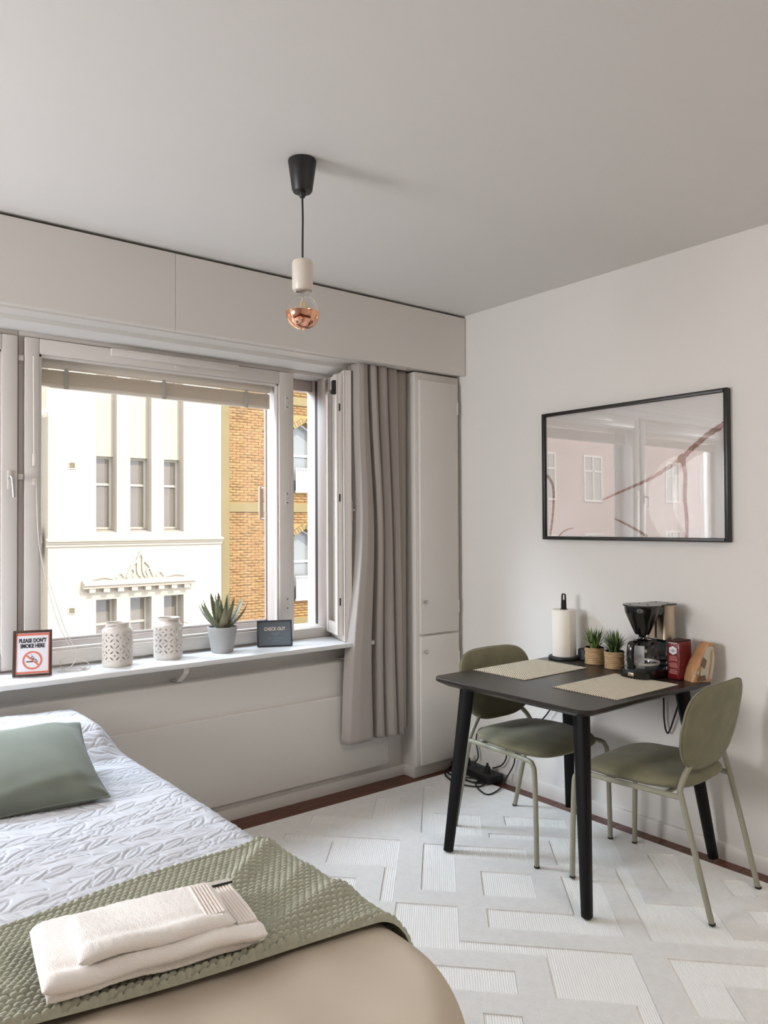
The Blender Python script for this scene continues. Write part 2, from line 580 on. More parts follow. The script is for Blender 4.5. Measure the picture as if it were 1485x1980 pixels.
# ------------------------------------------------------------------ curtain
def curtain():
    nu, nv = 320, 90
    t = np.linspace(0, 1, nv)[None, :]              # 0 top .. 1 bottom
    ztop, zbot = 2.262, .262
    s = np.linspace(0, 1, nu)[:, None]
    # folds as a zig-zag in plan: (share of the width, depth towards the room) at top and bottom
    kx = np.array([0, .05, .065, .14, .235, .245, .285, .295, .36, .41, .42, .465, .475, .58, .645, .655, .70, .71, .85, .95, 1.0])
    kd = np.array([.006, .010, .078, .088, .080, .008, .004, .076, .086, .078, .006, .004, .072, .084, .074, .006, .006, .066, .074, .040, .010])
    kxb = np.array([0, .015, .03, .15, .34, .41, .46, .47, .54, .60, .61, .635, .645, .74, .81, .82, .85, .86, .93, .97, 1.0])
    kdb = np.array([.012, .060, .072, .082, .084, .070, .008, .074, .084, .074, .008, .006, .070, .082, .070, .010, .010, .062, .066, .040, .018])
    q = np.linspace(0, 1, len(kx))
    def sm(v):
        f = np.interp(s[:, 0], q, v)
        k = np.hanning(9); k /= k.sum()
        return np.convolve(np.pad(f, 4, mode='edge'), k, 'valid')[:, None]
    fx = sm(kx) * (1 - t) + sm(kxb) * t
    dp = sm(kd) * (1 - t) + sm(kdb) * t
    xl = -.742 - .058 * t ** 1.3 + .045 * np.exp(-((t - .45) / .24) ** 2)
    xr = -.415 + .025 * t
    x = xl + (xr - xl) * fx
    y = -.040 - dp + .004 * np.sin(9 * s + 4 * t)
    z = ztop + (zbot - ztop) * t + .008 * np.sin(5 * s) * t
    V = np.stack([x + 0 * z, y + 0 * z, z + 0 * x], -1)
    c = empty('curtain', (-.58, -.1, 2.26), label='taupe floor-length curtain hanging in soft folds at the right of the window', cat='curtain')
    V0 = V.reshape(-1, 3) - np.array(c.location)
    o = npobj('curtain_panel', V0, gridfaces(nu, nv), MATS['curtain_fabric'], c)
    md = o.modifiers.new('thick', 'SOLIDIFY'); md.thickness = .003; md.offset = 0
    # the last width of cloth hangs further back
    nu = 40
    s = np.linspace(0, 1, nu)[:, None]
    x = -.445 + (.092 - .012 * t) * s + .03 * t * (1 - s)
    y = -.066 + .008 * np.sin(2 * PI * s * .9 + 1) + .0 * t
    z = ztop + (.278 - ztop) * t + 0 * s
    V = np.stack([x + 0 * z, y + 0 * z, z], -1).reshape(-1, 3) - np.array(c.location)
    o = npobj('curtain_panel', V, gridfaces(nu, nv), MATS['curtain_fabric'], c)
    md = o.modifiers.new('thick', 'SOLIDIFY'); md.thickness = .003; md.offset = 0
curtain()

# ------------------------------------------------------------------ venetian blind between the panes
mat('blind_slat', (228, 218, 204), 0.45)
bl = empty('venetian_blind', (-1.64, .262, 2.2), label='raised pale venetian blind gathered at the top of the middle window', cat='blind')
obj('headrail', B(-2.235, -1.045, .245, .280, 2.118, 2.165, bev=.004), MATS['blind_slat'], bl, world=True)
sm = None
for i in range(12):
    z = 2.108 - .0052 * i
    bm = bmesh.new()
    n = 6
    prof = [(-.0125 + .025 * k / n, .0022 * math.cos((k / n - .5) * PI)) for k in range(n + 1)]
    poly = prof + [(a, b - .0006) for a, b in prof[::-1]]
    if sm is None:
        prism(bm, poly, -.594, .594, 'x')
        so = obj('slat', bm, MATS['blind_slat'], bl, smooth=True)
        sm = so.data
    else:
        bm.free()
        so = link('slat', sm, bl)
    so.location = (0, random.uniform(-.001, .001), z - 2.2)
    so.rotation_euler = (.45 + random.uniform(-.06, .06), 0, 0)
obj('bottom_rail', B(-2.233, -1.047, .250, .275, 2.030, 2.046, bev=.003), MATS['blind_slat'], bl, world=True)
mat('clear_clip', (225, 220, 212), 0.25, trans=0.5)
for x in (-2.10, -1.64, -1.19):
    bm = B(x - .010, x + .010, .243, .247, 2.026, 2.12, bev=.002)
    obj('ladder_clip', bm, MATS['clear_clip'], bl, world=True)
# blind rows seen at the left window edge
bl2 = empty('venetian_blind', (-3.0, .262, 2.2), label='raised venetian blind in the cut-off window at the left edge', cat='blind')
obj('headrail', B(-3.66, -2.40, .245, .280, 2.118, 2.165, bev=.004), MATS['blind_slat'], bl2, world=True)
for i in range(12):
    so = link('slat', sm, bl2)
    so.location = (-.03, 0, 2.108 - .0052 * i - 2.2)
    so.rotation_euler = (.45, 0, 0)

# blind cord: tilt wand, guide and the two loose cords ending in a tangle on the sill
mat('cord_white', (226, 220, 210), 0.5)
cd = empty('blind_cord', (-2.2, .13, .79), label='thin white blind cords hanging down the sash to a loose tangle on the sill', cat='cord')
obj('tilt_wand', T([(-2.262, YS - .010, 2.14), (-2.260, YS - .014, 1.72)], .0028, seg=6), MATS['cord_white'], cd, world=True)
obj('wand_tip', B(-2.266, -2.254, YS - .020, YS - .008, 1.665, 1.72, bev=.003), MATS['cord_white'], cd, world=True)
obj('cord_guide', B(-2.264, -2.246, YS - .010, YS, 1.585, 1.615, bev=.003), MATS['cord_white'], cd, world=True)
bm = bmesh.new()
tube(bm, [(-2.250, YS - .008, 1.61), (-2.240, YS - .012, 1.35), (-2.205, YS - .02, 1.15), (-2.160, YS - .025, .98), (-2.105, YS - .03, .86), (-2.10, YS - .05, .815), (-2.16, .06, .794), (-2.17, .08, .83), (-2.13, .07, .845), (-2.07, .05, .82), (-2.06, .04, .794), (-2.12, .03, .793), (-2.18, .05, .793), (-2.16, .09, .793), (-2.08, .08, .794)], .0016, seg=6, n=8)
obj('cord', bm, MATS['cord_white'], cd, world=True)
bm = bmesh.new()
tube(bm, [(-2.248, YS - .008, 1.61), (-2.236, YS - .012, 1.33), (-2.19, YS - .02, 1.14), (-2.135, YS - .025, .96), (-2.09, YS - .035, .85), (-2.13, .08, .800), (-2.19, .05, .793), (-2.13, .02, .793), (-2.07, .03, .793), (-2.10, .09, .793)], .0016, seg=6, n=8)
obj('cord', bm, MATS['cord_white'], cd, world=True)
obj('cord_knob', lathe(bmesh.new(), [(0, 0), (.005, .003), (.006, .012), (.003, .022), (0, .023)], 10, M=Matrix.Translation((-2.10, .03, .796)) @ Matrix.Rotation(1.4, 4, 'Y')), MATS['cord_white'], cd, world=True)
# ------------------------------------------------------------------ rug with carved relief
def rug():
    mat('rug_pile', (246, 244, 241), 0.97, bump=(260, 0.8, 0.008), vary=0.05, vscale=30, sheen=0.2)
    mat('rug_rib', (244, 243, 241), 0.95, bump=(500, 0.2, 0.003))
    RX0, RX1, RY0, RY1 = -2.35, -.118, -3.3, -.190
    TH = math.radians(47)
    c47, s47 = math.cos(TH), math.sin(TH)
    def W(u, v):
        u = u - .08 * (v + 1.5)
        return (u * c47 + v * s47, -u * s47 + v * c47)
    shapes = [
        [(.24, .44, -1.655, -1.455)],
        [(.245, .70, -1.885, -1.755), (.553, .70, -1.755, -1.458)],
        [(-.085, .143, -2.04, -1.753), (.143, .70, -2.036, -1.983), (.417, .70, -2.255, -2.036), (.64, .70, -2.62, -2.255)],
        [(-.12, .31, -2.255, -2.135)],
        [(.20, .31, -2.52, -2.355)],
        [(-.06, .10, -2.62, -2.35)],
        [(.005, .14, -1.645, -1.22), (.14, .445, -1.342, -1.22)],
        [(-.62, -.395, -1.257, -1.196), (-.395, -.097, -1.465, -1.196), (-.147, -.097, -1.753, -1.465)],
        [(-.45, -.25, -1.75, -1.583)],
        [(-.245, -.11, -1.075, -.683), (-.53, -.245, -1.075, -.965)],
        [(-.009, .05, -1.105, -.50), (.05, .27, -1.105, -.86)],
        [(.38, .66, -.965, -.857)],
        [(.296, .554, -1.12, -1.067), (.554, .835, -1.36, -1.067), (.78, .835, -1.63, -1.36)],
        [(.78, 1.065, -1.90, -1.63), (1.065, 1.35, -1.90, -1.84)],
        [(.945, 1.06, -1.53, -1.19)],
        [(1.17, 1.26, -1.53, -1.40)],
        [(1.174, 1.40, -1.75, -1.633)],
        [(.804, 1.25, -2.125, -1.995), (.804, .935, -2.29, -2.125)],
        [(1.04, 1.25, -2.55, -2.27)],
        [(1.25, 1.60, -2.26, -2.02)],
    ]
    rects = [r for s in shapes for r in s]
    us = sorted({round(v, 4) for r in rects for v in r[:2]} | {-3.0, 3.5})
    vs = sorted({round(v, 4) for r in rects for v in r[2:]} | {-5.0, 1.5})
    def rib(u, v):
        return any(r[0] < u < r[1] and r[2] < v < r[3] for r in rects)
    ZP, ZR = .017, .0125
    def clip(poly):
        for ax, lim, sg in ((0, RX0, 1), (0, RX1, -1), (1, RY0, 1), (1, RY1, -1)):
            out = []
            for i in range(len(poly)):
                a, b = poly[i], poly[(i + 1) % len(poly)]
                da, db = (a[ax] - lim) * sg, (b[ax] - lim) * sg
                if da >= 0: out.append(a)
                if da * db < 0:
                    t = da / (da - db)
                    out.append(tuple(a[k] + (b[k] - a[k]) * t for k in range(3)))
            poly = out
            if len(poly) < 3: return []
        return poly
    bm = bmesh.new()
    cache = {}
    def V(p):
        k = (round(p[0], 4), round(p[1], 4), round(p[2], 4))
        if k not in cache: cache[k] = bm.verts.new(p)
        return cache[k]
    def face(poly):
        vv = []
        for p in poly:
            v = V(p)
            if v not in vv: vv.append(v)
        if len(vv) >= 3:
            try: bm.faces.new(vv)
            except ValueError: pass
    G = {}
    for i in range(len(us) - 1):
        for j in range(len(vs) - 1):
            G[i, j] = rib((us[i] + us[i + 1]) / 2, (vs[j] + vs[j + 1]) / 2)
    for (i, j), r in G.items():
        q = [W(us[i], vs[j]), W(us[i + 1], vs[j]), W(us[i + 1], vs[j + 1]), W(us[i], vs[j + 1])]
        if not r:
            p = clip([(a, b, ZP) for a, b in q])
            if p: face(p)
        else:
            for (di, dj, a, b) in ((-1, 0, 3, 0), (1, 0, 1, 2), (0, -1, 0, 1), (0, 1, 2, 3)):
                if not G.get((i + di, j + dj), True):
                    p0, p1 = q[a], q[b]
                    if all(RX0 < p[0] < RX1 and RY0 < p[1] < RY1 for p in (p0, p1)):
                        face([(p0[0], p0[1], ZP), (p1[0], p1[1], ZP), (p1[0], p1[1], .002), (p0[0], p0[1], .002)])
    rg = empty('rug', ((RX0 + RX1) / 2, (RY0 + RY1) / 2, 0), label='large cream rug with carved ribbed blocks under the table and bed', cat='rug')
    # outer edge
    e = [(RX0, RY0), (RX1, RY0), (RX1, RY1), (RX0, RY1)]
    for i in range(4):
        a, b = e[i], e[(i + 1) % 4]
        face([(a[0], a[1], ZP), (b[0], b[1], ZP), (b[0], b[1], .001), (a[0], a[1], .001)])
    face([(a[0], a[1], .001) for a in e])
    obj('pile', bm, MATS['rug_pile'], rg, smooth=False, world=True)
    for s in shapes:
        bm = bmesh.new()
        n_f = 0
        for (u0, u1, v0, v1) in s:
            n = max(1, round((u1 - u0) / .0078))
            for k in range(n):
                a = u0 + (u1 - u0) * k / n
                b = u0 + (u1 - u0) * (k + 1) / n
                w = b - a
                for (ua, za), (ub, zb) in (((a, ZR - .0034), (a + .22 * w, ZR)), ((a + .22 * w, ZR), (a + .78 * w, ZR)), ((a + .78 * w, ZR), (b, ZR - .0034))):
                    q = [W(ua, v0) + (za,), W(ub, v0) + (zb,), W(ub, v1) + (zb,), W(ua, v1) + (za,)]
                    p = clip(q)
                    if p:
                        bm.faces.new([bm.verts.new(x) for x in p]); n_f += 1
        if n_f:
            bmesh.ops.remove_doubles(bm, verts=bm.verts, dist=1e-5)
            obj('ribbed_block', bm, MATS['rug_rib'], rg, smooth=False, world=True)
        else:
            bm.free()
rug()

# ------------------------------------------------------------------ bed
mat('quilt_cotton', (188, 189, 194), 0.9, bump=(700, 0.08, 0.002), sheen=0.1)
mat('mattress_cloth', (214, 205, 190), 0.9)
mat('throw_knit', (174, 175, 158), 0.97, sheen=0.2, bump=(900, 0.3, 0.002), vary=0.12, vscale=60)
mat('towel_terry', (248, 243, 239), 0.97, bump=(420, 0.6, 0.005), sheen=0.25)
mat('towel_weave', (228, 218, 210), 0.9, bump=(300, 0.3, 0.003))
BX0, BX1, BY0, BY1, BZ = -3.52, -2.145, -2.49, -.075, .565
RC, RE = .38, .075
def bed_base(S, Tm):
    """The bed's cloth-covered surface: (s, t) spread over the top and down the sides -> x, y, z, side drop."""
    ax, bx = BX0 + RC, BX1 - RC
    ay = BY1 - .0
    by = BY0 + RC
    qx = np.where(S > bx, S - bx, np.where(S < ax, S - ax, 0.0))
    qy = np.where(Tm < by, Tm - by, 0.0)
    # near the head only the long sides drop
    d0 = np.hypot(qx, qy)
    d = d0 - RC
    dd = np.maximum(d, 0)
    h = np.where(dd < RE * PI / 2, RE * np.sin(np.minimum(dd / RE, PI / 2)), RE + (dd - RE * PI / 2) * .06)
    drop = np.where(dd < RE * PI / 2, RE * (1 - np.cos(np.minimum(dd / RE, PI / 2))), RE + (dd - RE * PI / 2))
    sc = np.where(d > 0, (RC + h) / np.maximum(d0, 1e-6), 1.0)
    X = S - qx + qx * sc
    Y = Tm - qy + qy * sc
    # pillow under the quilt at the head
    px = np.clip((-2.085 - X) / .11, 0, 1); px = px * px * (3 - 2 * px)
    py = np.clip((Tm + .62) / .20, 0, 1); py = py * py * (3 - 2 * py)
    pe = np.clip((-.075 - Tm) / .09, 0, 1) ** .5
    bump = .108 * px * py * (.78 + .22 * pe)
    soft = .008 * np.sin(3.1 * X + 1.2) * np.sin(2.7 * Tm) + .004 * np.sin(9 * X + 5 * Tm)
    fl = np.clip(1 - drop / .05, 0, 1)
    Z = BZ - drop + (bump + soft) * fl
    return X, Y, Z, drop

def leaf_relief(S, Tm):
    """Stitched leaf sprigs: 1 on the puffed cloth, 0 in the stitch grooves."""
    groove = np.zeros_like(S)
    row = .088
    for i in range(-1, 26):
        y0 = -.02 - row * i
        sel = np.abs(Tm - y0) < row * .72
        if not sel.any(): continue
        s = S[sel]; t = Tm[sel]
        yy = t - (y0 + .020 * np.sin(s * 7 + i * 1.7))
        dirn = 1 if i % 2 else -1
        g = np.exp(-(yy / .0028) ** 2) * .7                    # stem
        step = .056
        for side in (-1, 1):
            off = .5 * step if side > 0 else 0
            k0 = np.round((s - off) / step)
            for dk in (-2, -1, 0, 1, 2):
                cx = (k0 + dk) * step + off
                an = dirn * side * (.52 + .26 * np.sin(cx * 91.7 + i * 3.1 + side) + .12 * np.sin(cx * 37.3 - i * 5.3))
                L = .046 + .008 * np.sin(cx * 53.1 + i * 2.2)
                ex = s - cx - L * .92 * dirn * np.cos(an); ey = yy - L * .92 * np.abs(np.sin(an)) * side
                a = ex * np.cos(an * dirn) * 1 + ey * np.sin(an * dirn)
                b = -ex * np.sin(an * dirn) + ey * np.cos(an * dirn)
                q = a / L
                e = .0150 * np.maximum(1 - q ** 2, 0) ** .9 - np.abs(b)
                on = np.abs(q) < 1
                g = np.maximum(g, np.where(on, np.exp(-(e / .0026) ** 2), 0))
                g = np.maximum(g, np.where(on & (np.abs(q) < .7), .45 * np.exp(-(b / .0022) ** 2), 0))
        groove[sel] = np.maximum(groove[sel], g)
    return 1 - groove

bed = empty('bed', ((BX0 + BX1) / 2, (BY0 + BY1) / 2, 0), label='low double bed standing with its head under the window', cat='bed')
obj('mattress', B(BX0 + .06, BX1 - .06, BY0 + .10, BY1 - .02, .24, .50, bev=.05, seg=3), MATS['mattress_cloth'], bed, world=True)
obj('bed_base', B(BX0 + .07, BX1 - .07, BY0 + .11, BY1 - .03, .10, .24, bev=.02), MATS['mattress_cloth'], bed, world=True)
for x in (BX0 + .16, BX1 - .16):
    for y in (BY0 + .25, BY1 - .15):
        obj('leg', lathe(bmesh.new(), [(.022, .017), (.028, .10)], 12, c=(x, y, 0)), MATS['matte_black'], bed, world=True)

def quilt():
    ds = .0036
    s = np.arange(BX0 - .40, BX1 + .42, ds)[:, None]
    t = np.arange(-1.86, BY1 + .001, ds)[None, :]
    S, Tm = np.broadcast_arrays(s, t)
    S = S.copy(); Tm = Tm.copy()
    X, Y, Z, drop = bed_base(S, Tm)
    wr = .0018 * np.sin(38 * S + 11 * np.sin(7 * Tm)) * np.sin(31 * Tm + 4)
    hh = .0048 * leaf_relief(S, Tm) * np.clip(1 - drop / .3, 0.2, 1) + wr + .002
    fl = np.clip(1 - drop / .09, 0, 1)
    Z = Z + hh * fl
    X = X + hh * (1 - fl) * np.sign(S + 2.8)
    V = np.stack([X, Y, np.maximum(Z, .05)], -1)
    q = npobj('quilt', V, gridfaces(*S.shape), MATS['quilt_cotton'])
    tag(q, 'white leaf-stitched quilt covering the bed under the window', 'quilt')
quilt()

def foot_cover():
    mat('cover_beige', (184, 172, 156), 0.9, bump=(800, 0.08, 0.002))
    ds = .012
    s = np.arange(BX0 - .40, BX1 + .42, ds)[:, None]
    t = np.arange(BY0 - .42, -1.70, ds)[None, :]
    S, Tm = np.broadcast_arrays(s, t)
    X, Y, Z, drop = bed_base(S.copy(), Tm.copy())
    fl = np.clip(1 - drop / .09, 0, 1)
    Z = Z - .004 * fl + fl * (.003 * np.sin(13 * S - 21 * Tm) + .0015 * np.sin(40 * S + 12 * Tm))
    X = X - .004 * (1 - fl)
    V = np.stack([X, Y, np.maximum(Z, .05)], -1)
    q = npobj('bed_cover', V, gridfaces(*S.shape), MATS['cover_beige'])
    tag(q, 'plain beige cover over the foot end of the bed, below the green throw', 'bed cover')
foot_cover()

def throw():
    ds = .0030
    s = np.arange(-3.30, -2.015, ds)[:, None]
    w = np.arange(0, 1.0001, ds / .60)[None, :]
    S = s + 0 * w
    yl = -2.105 - .19 * (S + 2.10)
    yu = -1.595 + .008 * np.sin(5 * S) + .035 * np.exp(-((S + 2.10) / .06) ** 2)
    Tm = yl + (yu - yl) * w
    X, Y, Z, drop = bed_base(S, Tm)
    # popcorn knit cells in half-dropped rows
    cu, cv = .0165, .0132
    r = np.floor(Tm / cv)
    fu = (S / cu + .5 * (r % 2)) % 1 - .5
    fv = (Tm / cv) % 1 - .5
    cell = np.clip(1 - (np.abs(fu) / .50) ** 2.2 - (np.abs(fv) / .50) ** 2.2, 0, 1) ** .6
    hole = np.exp(-((np.abs(fu) - .5) / .20) ** 2 - ((np.abs(fv) - .5) / .26) ** 2) + .8 * np.exp(-(fu / .16) ** 2 - ((np.abs(fv) - .5) / .22) ** 2)
    cell = np.clip(.55 * cell + .55 - hole, 0, 1)
    e = np.minimum(np.minimum(Tm - yl, yu - Tm), np.minimum(S + 3.30, -2.015 - S))
    rim = np.sqrt(np.clip(1 - (1 - np.clip(e / .008, 0, 1)) ** 2, 0, 1))
    hem = np.exp(-((e - .014) / .010) ** 2) * .004
    def ridge(x0, y0, x1, y1, wd, ht):
        dx, dy = x1 - x0, y1 - y0
        L = math.hypot(dx, dy)
        a = ((S - x0) * dx + (Tm - y0) * dy) / L
        b = (-(S - x0) * dy + (Tm - y0) * dx) / L
        fa = np.clip(a / .08, 0, 1) * np.clip((L - a) / .08, 0, 1)
        return ht * np.exp(-(b / wd) ** 2) * fa
    folds = ridge(-2.36, -1.82, -2.08, -1.58, .024, .017) + ridge(-2.42, -2.04, -2.06, -1.92, .034, .020) + ridge(-2.30, -1.92, -2.08, -1.76, .026, .009) + ridge(-3.1, -1.80, -2.7, -1.90, .03, .010)
    lift = (.003 + .012 * cell + hem + folds) * rim + .002
    fl = np.clip(1 - drop / .10, 0, 1)
    V = np.stack([X + lift * (1 - fl), Y, Z + lift * fl + .006 * fl + .003], -1)
    o = npobj('throw_blanket', V, gridfaces(*S.shape), MATS['throw_knit'])
    tag(o, 'sage green popcorn-knit throw laid across the foot of the bed', 'blanket')
throw()

# towels: a folded cloth is an outline (across, up) swept along its length
def towel(name, label, cx, cy, z0, L, Wd, th, rz, layers, tagged=False):
    tw = empty(name, (cx, cy, z0), rz, label, 'towel')
    rng = np.random.RandomState(len(label))
    n_l = 90
    for li in range(layers):
        hs = [0, .36, 1.0] if layers == 2 else [0, 1.0]
        zb = th * hs[li]
        t = th * (hs[li + 1] - hs[li])
        # rounded outline: fold at the front (-y), loose edge at the back
        pts = []
        f = -.5 * Wd + .014 * (layers - 1 - li)
        bk = .5 * Wd - .010 * li - (.006 if li % 2 else 0)
        n = 10
        for k in range(n + 1):
            a = PI / 2 + PI * k / n
            pts.append((f + t * .55 + t * .75 * math.cos(a), zb + t / 2 + t / 2 * math.sin(a)))
        for k in range(1, 24):
            pts.append((f + t * .55 + (bk - f - t * .9) * k / 24, zb))
        for k in range(n + 1):
            a = -PI / 2 + PI * k / n
            pts.append((bk - t * .35 + t * .35 * math.cos(a), zb + t / 2 + t / 2 * math.sin(a)))
        for k in range(1, 24):
            pts.append((bk - t * .35 - (bk - f - t * .9) * k / 24, zb + t))
        pts = np.array(pts)
        u = np.linspace(-L / 2 + .010 * (layers - 1 - li), L / 2 - .006 * li, n_l)
        A, Bc = np.meshgrid(u, np.arange(len(pts)), indexing='ij')
        yy = pts[Bc, 0]; zz = pts[Bc, 1]
        edge = np.clip((L / 2 - np.abs(A)) / (t * .8), 0, 1)
        rnd = np.sqrt(np.clip(1 - (1 - edge) ** 2, 0, 1))
        zc = zb + t / 2
        zz = zc + (zz - zc) * rnd
        yc = 0
        yy = yy * (.985 + .015 * rnd)
        zz = zz + .0035 * np.sin(17 * A + 3 * li) * np.sin(13 * yy + li) + .002 * np.sin(41 * A + 23 * yy)
        yy = yy + .004 * np.sin(11 * A + 2 * li)
        roll = np.exp(-((yy - (f + t * .45)) / (t * .50)) ** 2) * t * .16 - np.exp(-((yy - (f + t * 1.5)) / (t * .45)) ** 2) * t * .14
        zz = zz + np.where(zz > zb + t * .6, roll, 0) * rnd
        zz = zz + rng.uniform(-.0009, .0009, zz.shape) * rnd
        sag = np.clip((A - L * .28) / (L * .22), 0, 1) * .012
        zz = np.maximum(zz - sag * (zz > zb + t * .6) * .5, zb)
        V = np.stack([A, yy, zz], -1)
        F = gridfaces(n_l, len(pts))
        # close around the outline and cap
        wrap = []
        m = len(pts)
        for i in range(n_l - 1):
            wrap.append((i * m + m - 1, (i + 1) * m + m - 1, (i + 1) * m, i * m))
        npobj('towel_fold', V, np.concatenate([F, np.array(wrap)]), MATS['towel_terry'], tw)
        # woven border near the right end of the top folds
        if li == layers - 1:
            bm = bmesh.new()
            for k in range(6):
                x0 = L / 2 - .050 + .0065 * k
                pp = [(f + t * .8 + (bk - f - t * 1.3) * q / 12) for q in range(13)]
                tube(bm, [(x0, p, zb + t + .0035 * math.sin(17 * x0 + 3 * li) * math.sin(13 * p + li) - .0012) for p in pp], .0030, seg=6, n=2)
            obj('woven_border', bm, MATS['towel_weave'], tw)
    if tagged:
        mat('label_cloth', (190, 184, 172), 0.8)
        bm = bmesh.new()
        box(bm, L / 2 - .055, L / 2 - .010, Wd * .30, Wd * .30 + .020, th + .002, th + .0035, M=Matrix.Rotation(.0, 4, 'Y'))
        obj('care_label', bm, MATS['label_cloth'], tw)
        bm = bmesh.new()
        box(bm, L / 2 - .056, L / 2 - .009, Wd * .30 - .001, Wd * .30 + .002, th + .0005, th + .0045)
        obj('label_edge', bm, MATS['matte_black'], tw)
    return tw
towel('bath_towel', 'large folded white towel lying on the green throw', -2.555, -1.895, .592, .405, .245, .046, math.radians(-9), 2, True)
towel('hand_towel', 'small folded white towel on top of the larger one', -2.560, -1.922, .6385, .285, .160, .027, math.radians(-9), 1)

# cushion
def cushion():
    mat('cushion_velvet', (108, 114, 102), 0.9, sheen=0.15, vary=0.12, vscale=9, bump=(600, 0.08, 0.002))
    n = 70
    u = np.linspace(-1, 1, n)
    U, Vv = np.meshgrid(u, u, indexing='ij')
    a = .225
    th = .078 * (np.clip(1 - np.abs(U) ** 2.6, 0, 1) * np.clip(1 - np.abs(Vv) ** 2.6, 0, 1)) ** .48
    pin = 1 - .075 * ((1 - U ** 2) * np.abs(Vv) ** 3 + 0)
    pin2 = 1 - .075 * ((1 - Vv ** 2) * np.abs(U) ** 3)
    x = a * U * pin2
    y = a * Vv * pin
    wr = .004 * np.sin(9 * U + 5 * Vv) * np.exp(-((np.abs(U) - .8) / .25) ** 2) + .003 * np.sin(14 * Vv - 4 * U) * np.exp(-((np.abs(Vv) - .85) / .2) ** 2)
    top = np.stack([x, y, th + wr * (th > .01)], -1)
    bot = np.stack([x, y, -th * .75], -1)
    cu = empty('cushion', (-2.53, -.765, .644), label='sage green velvet cushion lying against the pillow end of the bed', cat='cushion')
    cu.rotation_euler = (math.radians(17), math.radians(-2), math.radians(-6))
    V = np.concatenate([top.reshape(-1, 3), bot.reshape(-1, 3)])
    F = gridfaces(n, n)
    F = np.concatenate([F, F[:, ::-1] + n * n])
    npobj('cover', V, F, MATS['cushion_velvet'], cu)
    loop = []
    for k in range(n): loop.append((x[k, 0], y[k, 0], 0))
    for k in range(n): loop.append((x[-1, k], y[-1, k], 0))
    for k in range(n): loop.append((x[n - 1 - k, -1], y[n - 1 - k, -1], 0))
    for k in range(n): loop.append((x[0, n - 1 - k], y[0, n - 1 - k], 0))
    obj('piping', T([loop[i] for i in range(0, len(loop), 3)] + [loop[0]], .0032, seg=6, n=2), MATS['cushion_velvet'], cu)
cushion()

# ------------------------------------------------------------------ dining table
tb = empty('dining_table', (-.467, -1.283, 0), label='black wooden dining table with splayed legs against the right wall', cat='table')
bm = bmesh.new()
o0 = rrect(-.905, -.030, -1.690, -.875, .055, 8)
o1 = rrect(-.868, -.060, -1.652, -.912, .04, 8)
lv = [[bm.verts.new((a, b, z)) for a, b in o] for o, z in ((o1, .716), (o0, .736), (o0, .7485), (rrect(-.9035, -.0315, -1.6885, -.8765, .054, 8), .75))]
n = len(o0)
for a, b in zip(lv[:-1], lv[1:]):
    for i in range(n):
        bm.faces.new((a[i], a[(i + 1) % n], b[(i + 1) % n], b[i]))
bm.faces.new(lv[0][::-1]); bm.faces.new(lv[-1])
obj('tabletop', bm, MATS['table_veneer'], tb, world=True, angle=20)
for (fx, fy), (tx, ty) in (((-.868, -.944), (-.795, -.995)), ((-.872, -1.660), (-.805, -1.592)), ((-.072, -1.690), (-.150, -1.600)), ((-.062, -.951), (-.125, -.995))):
    bm = bmesh.new()
    seg = 16
    rings = []
    ang = math.atan2(fy - ty, fx - tx)
    for k in range(9):
        f = k / 8
        z = .7165 - (.7165 - .020) * f
        cx, cy = tx + (fx - tx) * f, ty + (fy - ty) * f
        r = .033 - .011 * f
        ring = []
        for i in range(seg):
            t = 2 * PI * i / seg
            rr = r * (1 + .10 * math.cos(3 * t))
            ring.append(bm.verts.new((cx + rr * math.cos(t + ang), cy + rr * .9 * math.sin(t + ang), z)))
        rings.append(ring)
    for a, b in zip(rings[:-1], rings[1:]):
        for i in range(seg):
            bm.faces.new((a[i], b[i], b[(i + 1) % seg], a[(i + 1) % seg]))
    bm.faces.new(rings[0]); bm.faces.new(rings[-1][::-1])
    lg = obj('leg', bm, MATS['black_wood'], tb, world=True)
    obj('foot_glide', lathe(bmesh.new(), [(.014, .0173), (.017, .022)], 12, c=(fx, fy, 0)), MATS['steel'], lg, world=True)

# placemats: woven strips
def placemat(cx, cy, rz, lab):
    mat_o = empty('placemat', (cx, cy, .7502), rz, lab, 'placemat', 'woven placemats on the table')
    return mat_o
mat('placemat_weave', (206, 194, 174), 0.8)
mat('placemat_gap', (112, 99, 84), 0.85)
pm1 = placemat(-.444, -1.038, math.radians(0.5), 'beige diagonal-ribbed placemat on the table in front of the far chair')
obj('backing', B(-.216, .216, -.152, .152, 0, .0012), MATS['placemat_gap'], pm1, smooth=False)
bm = bmesh.new()
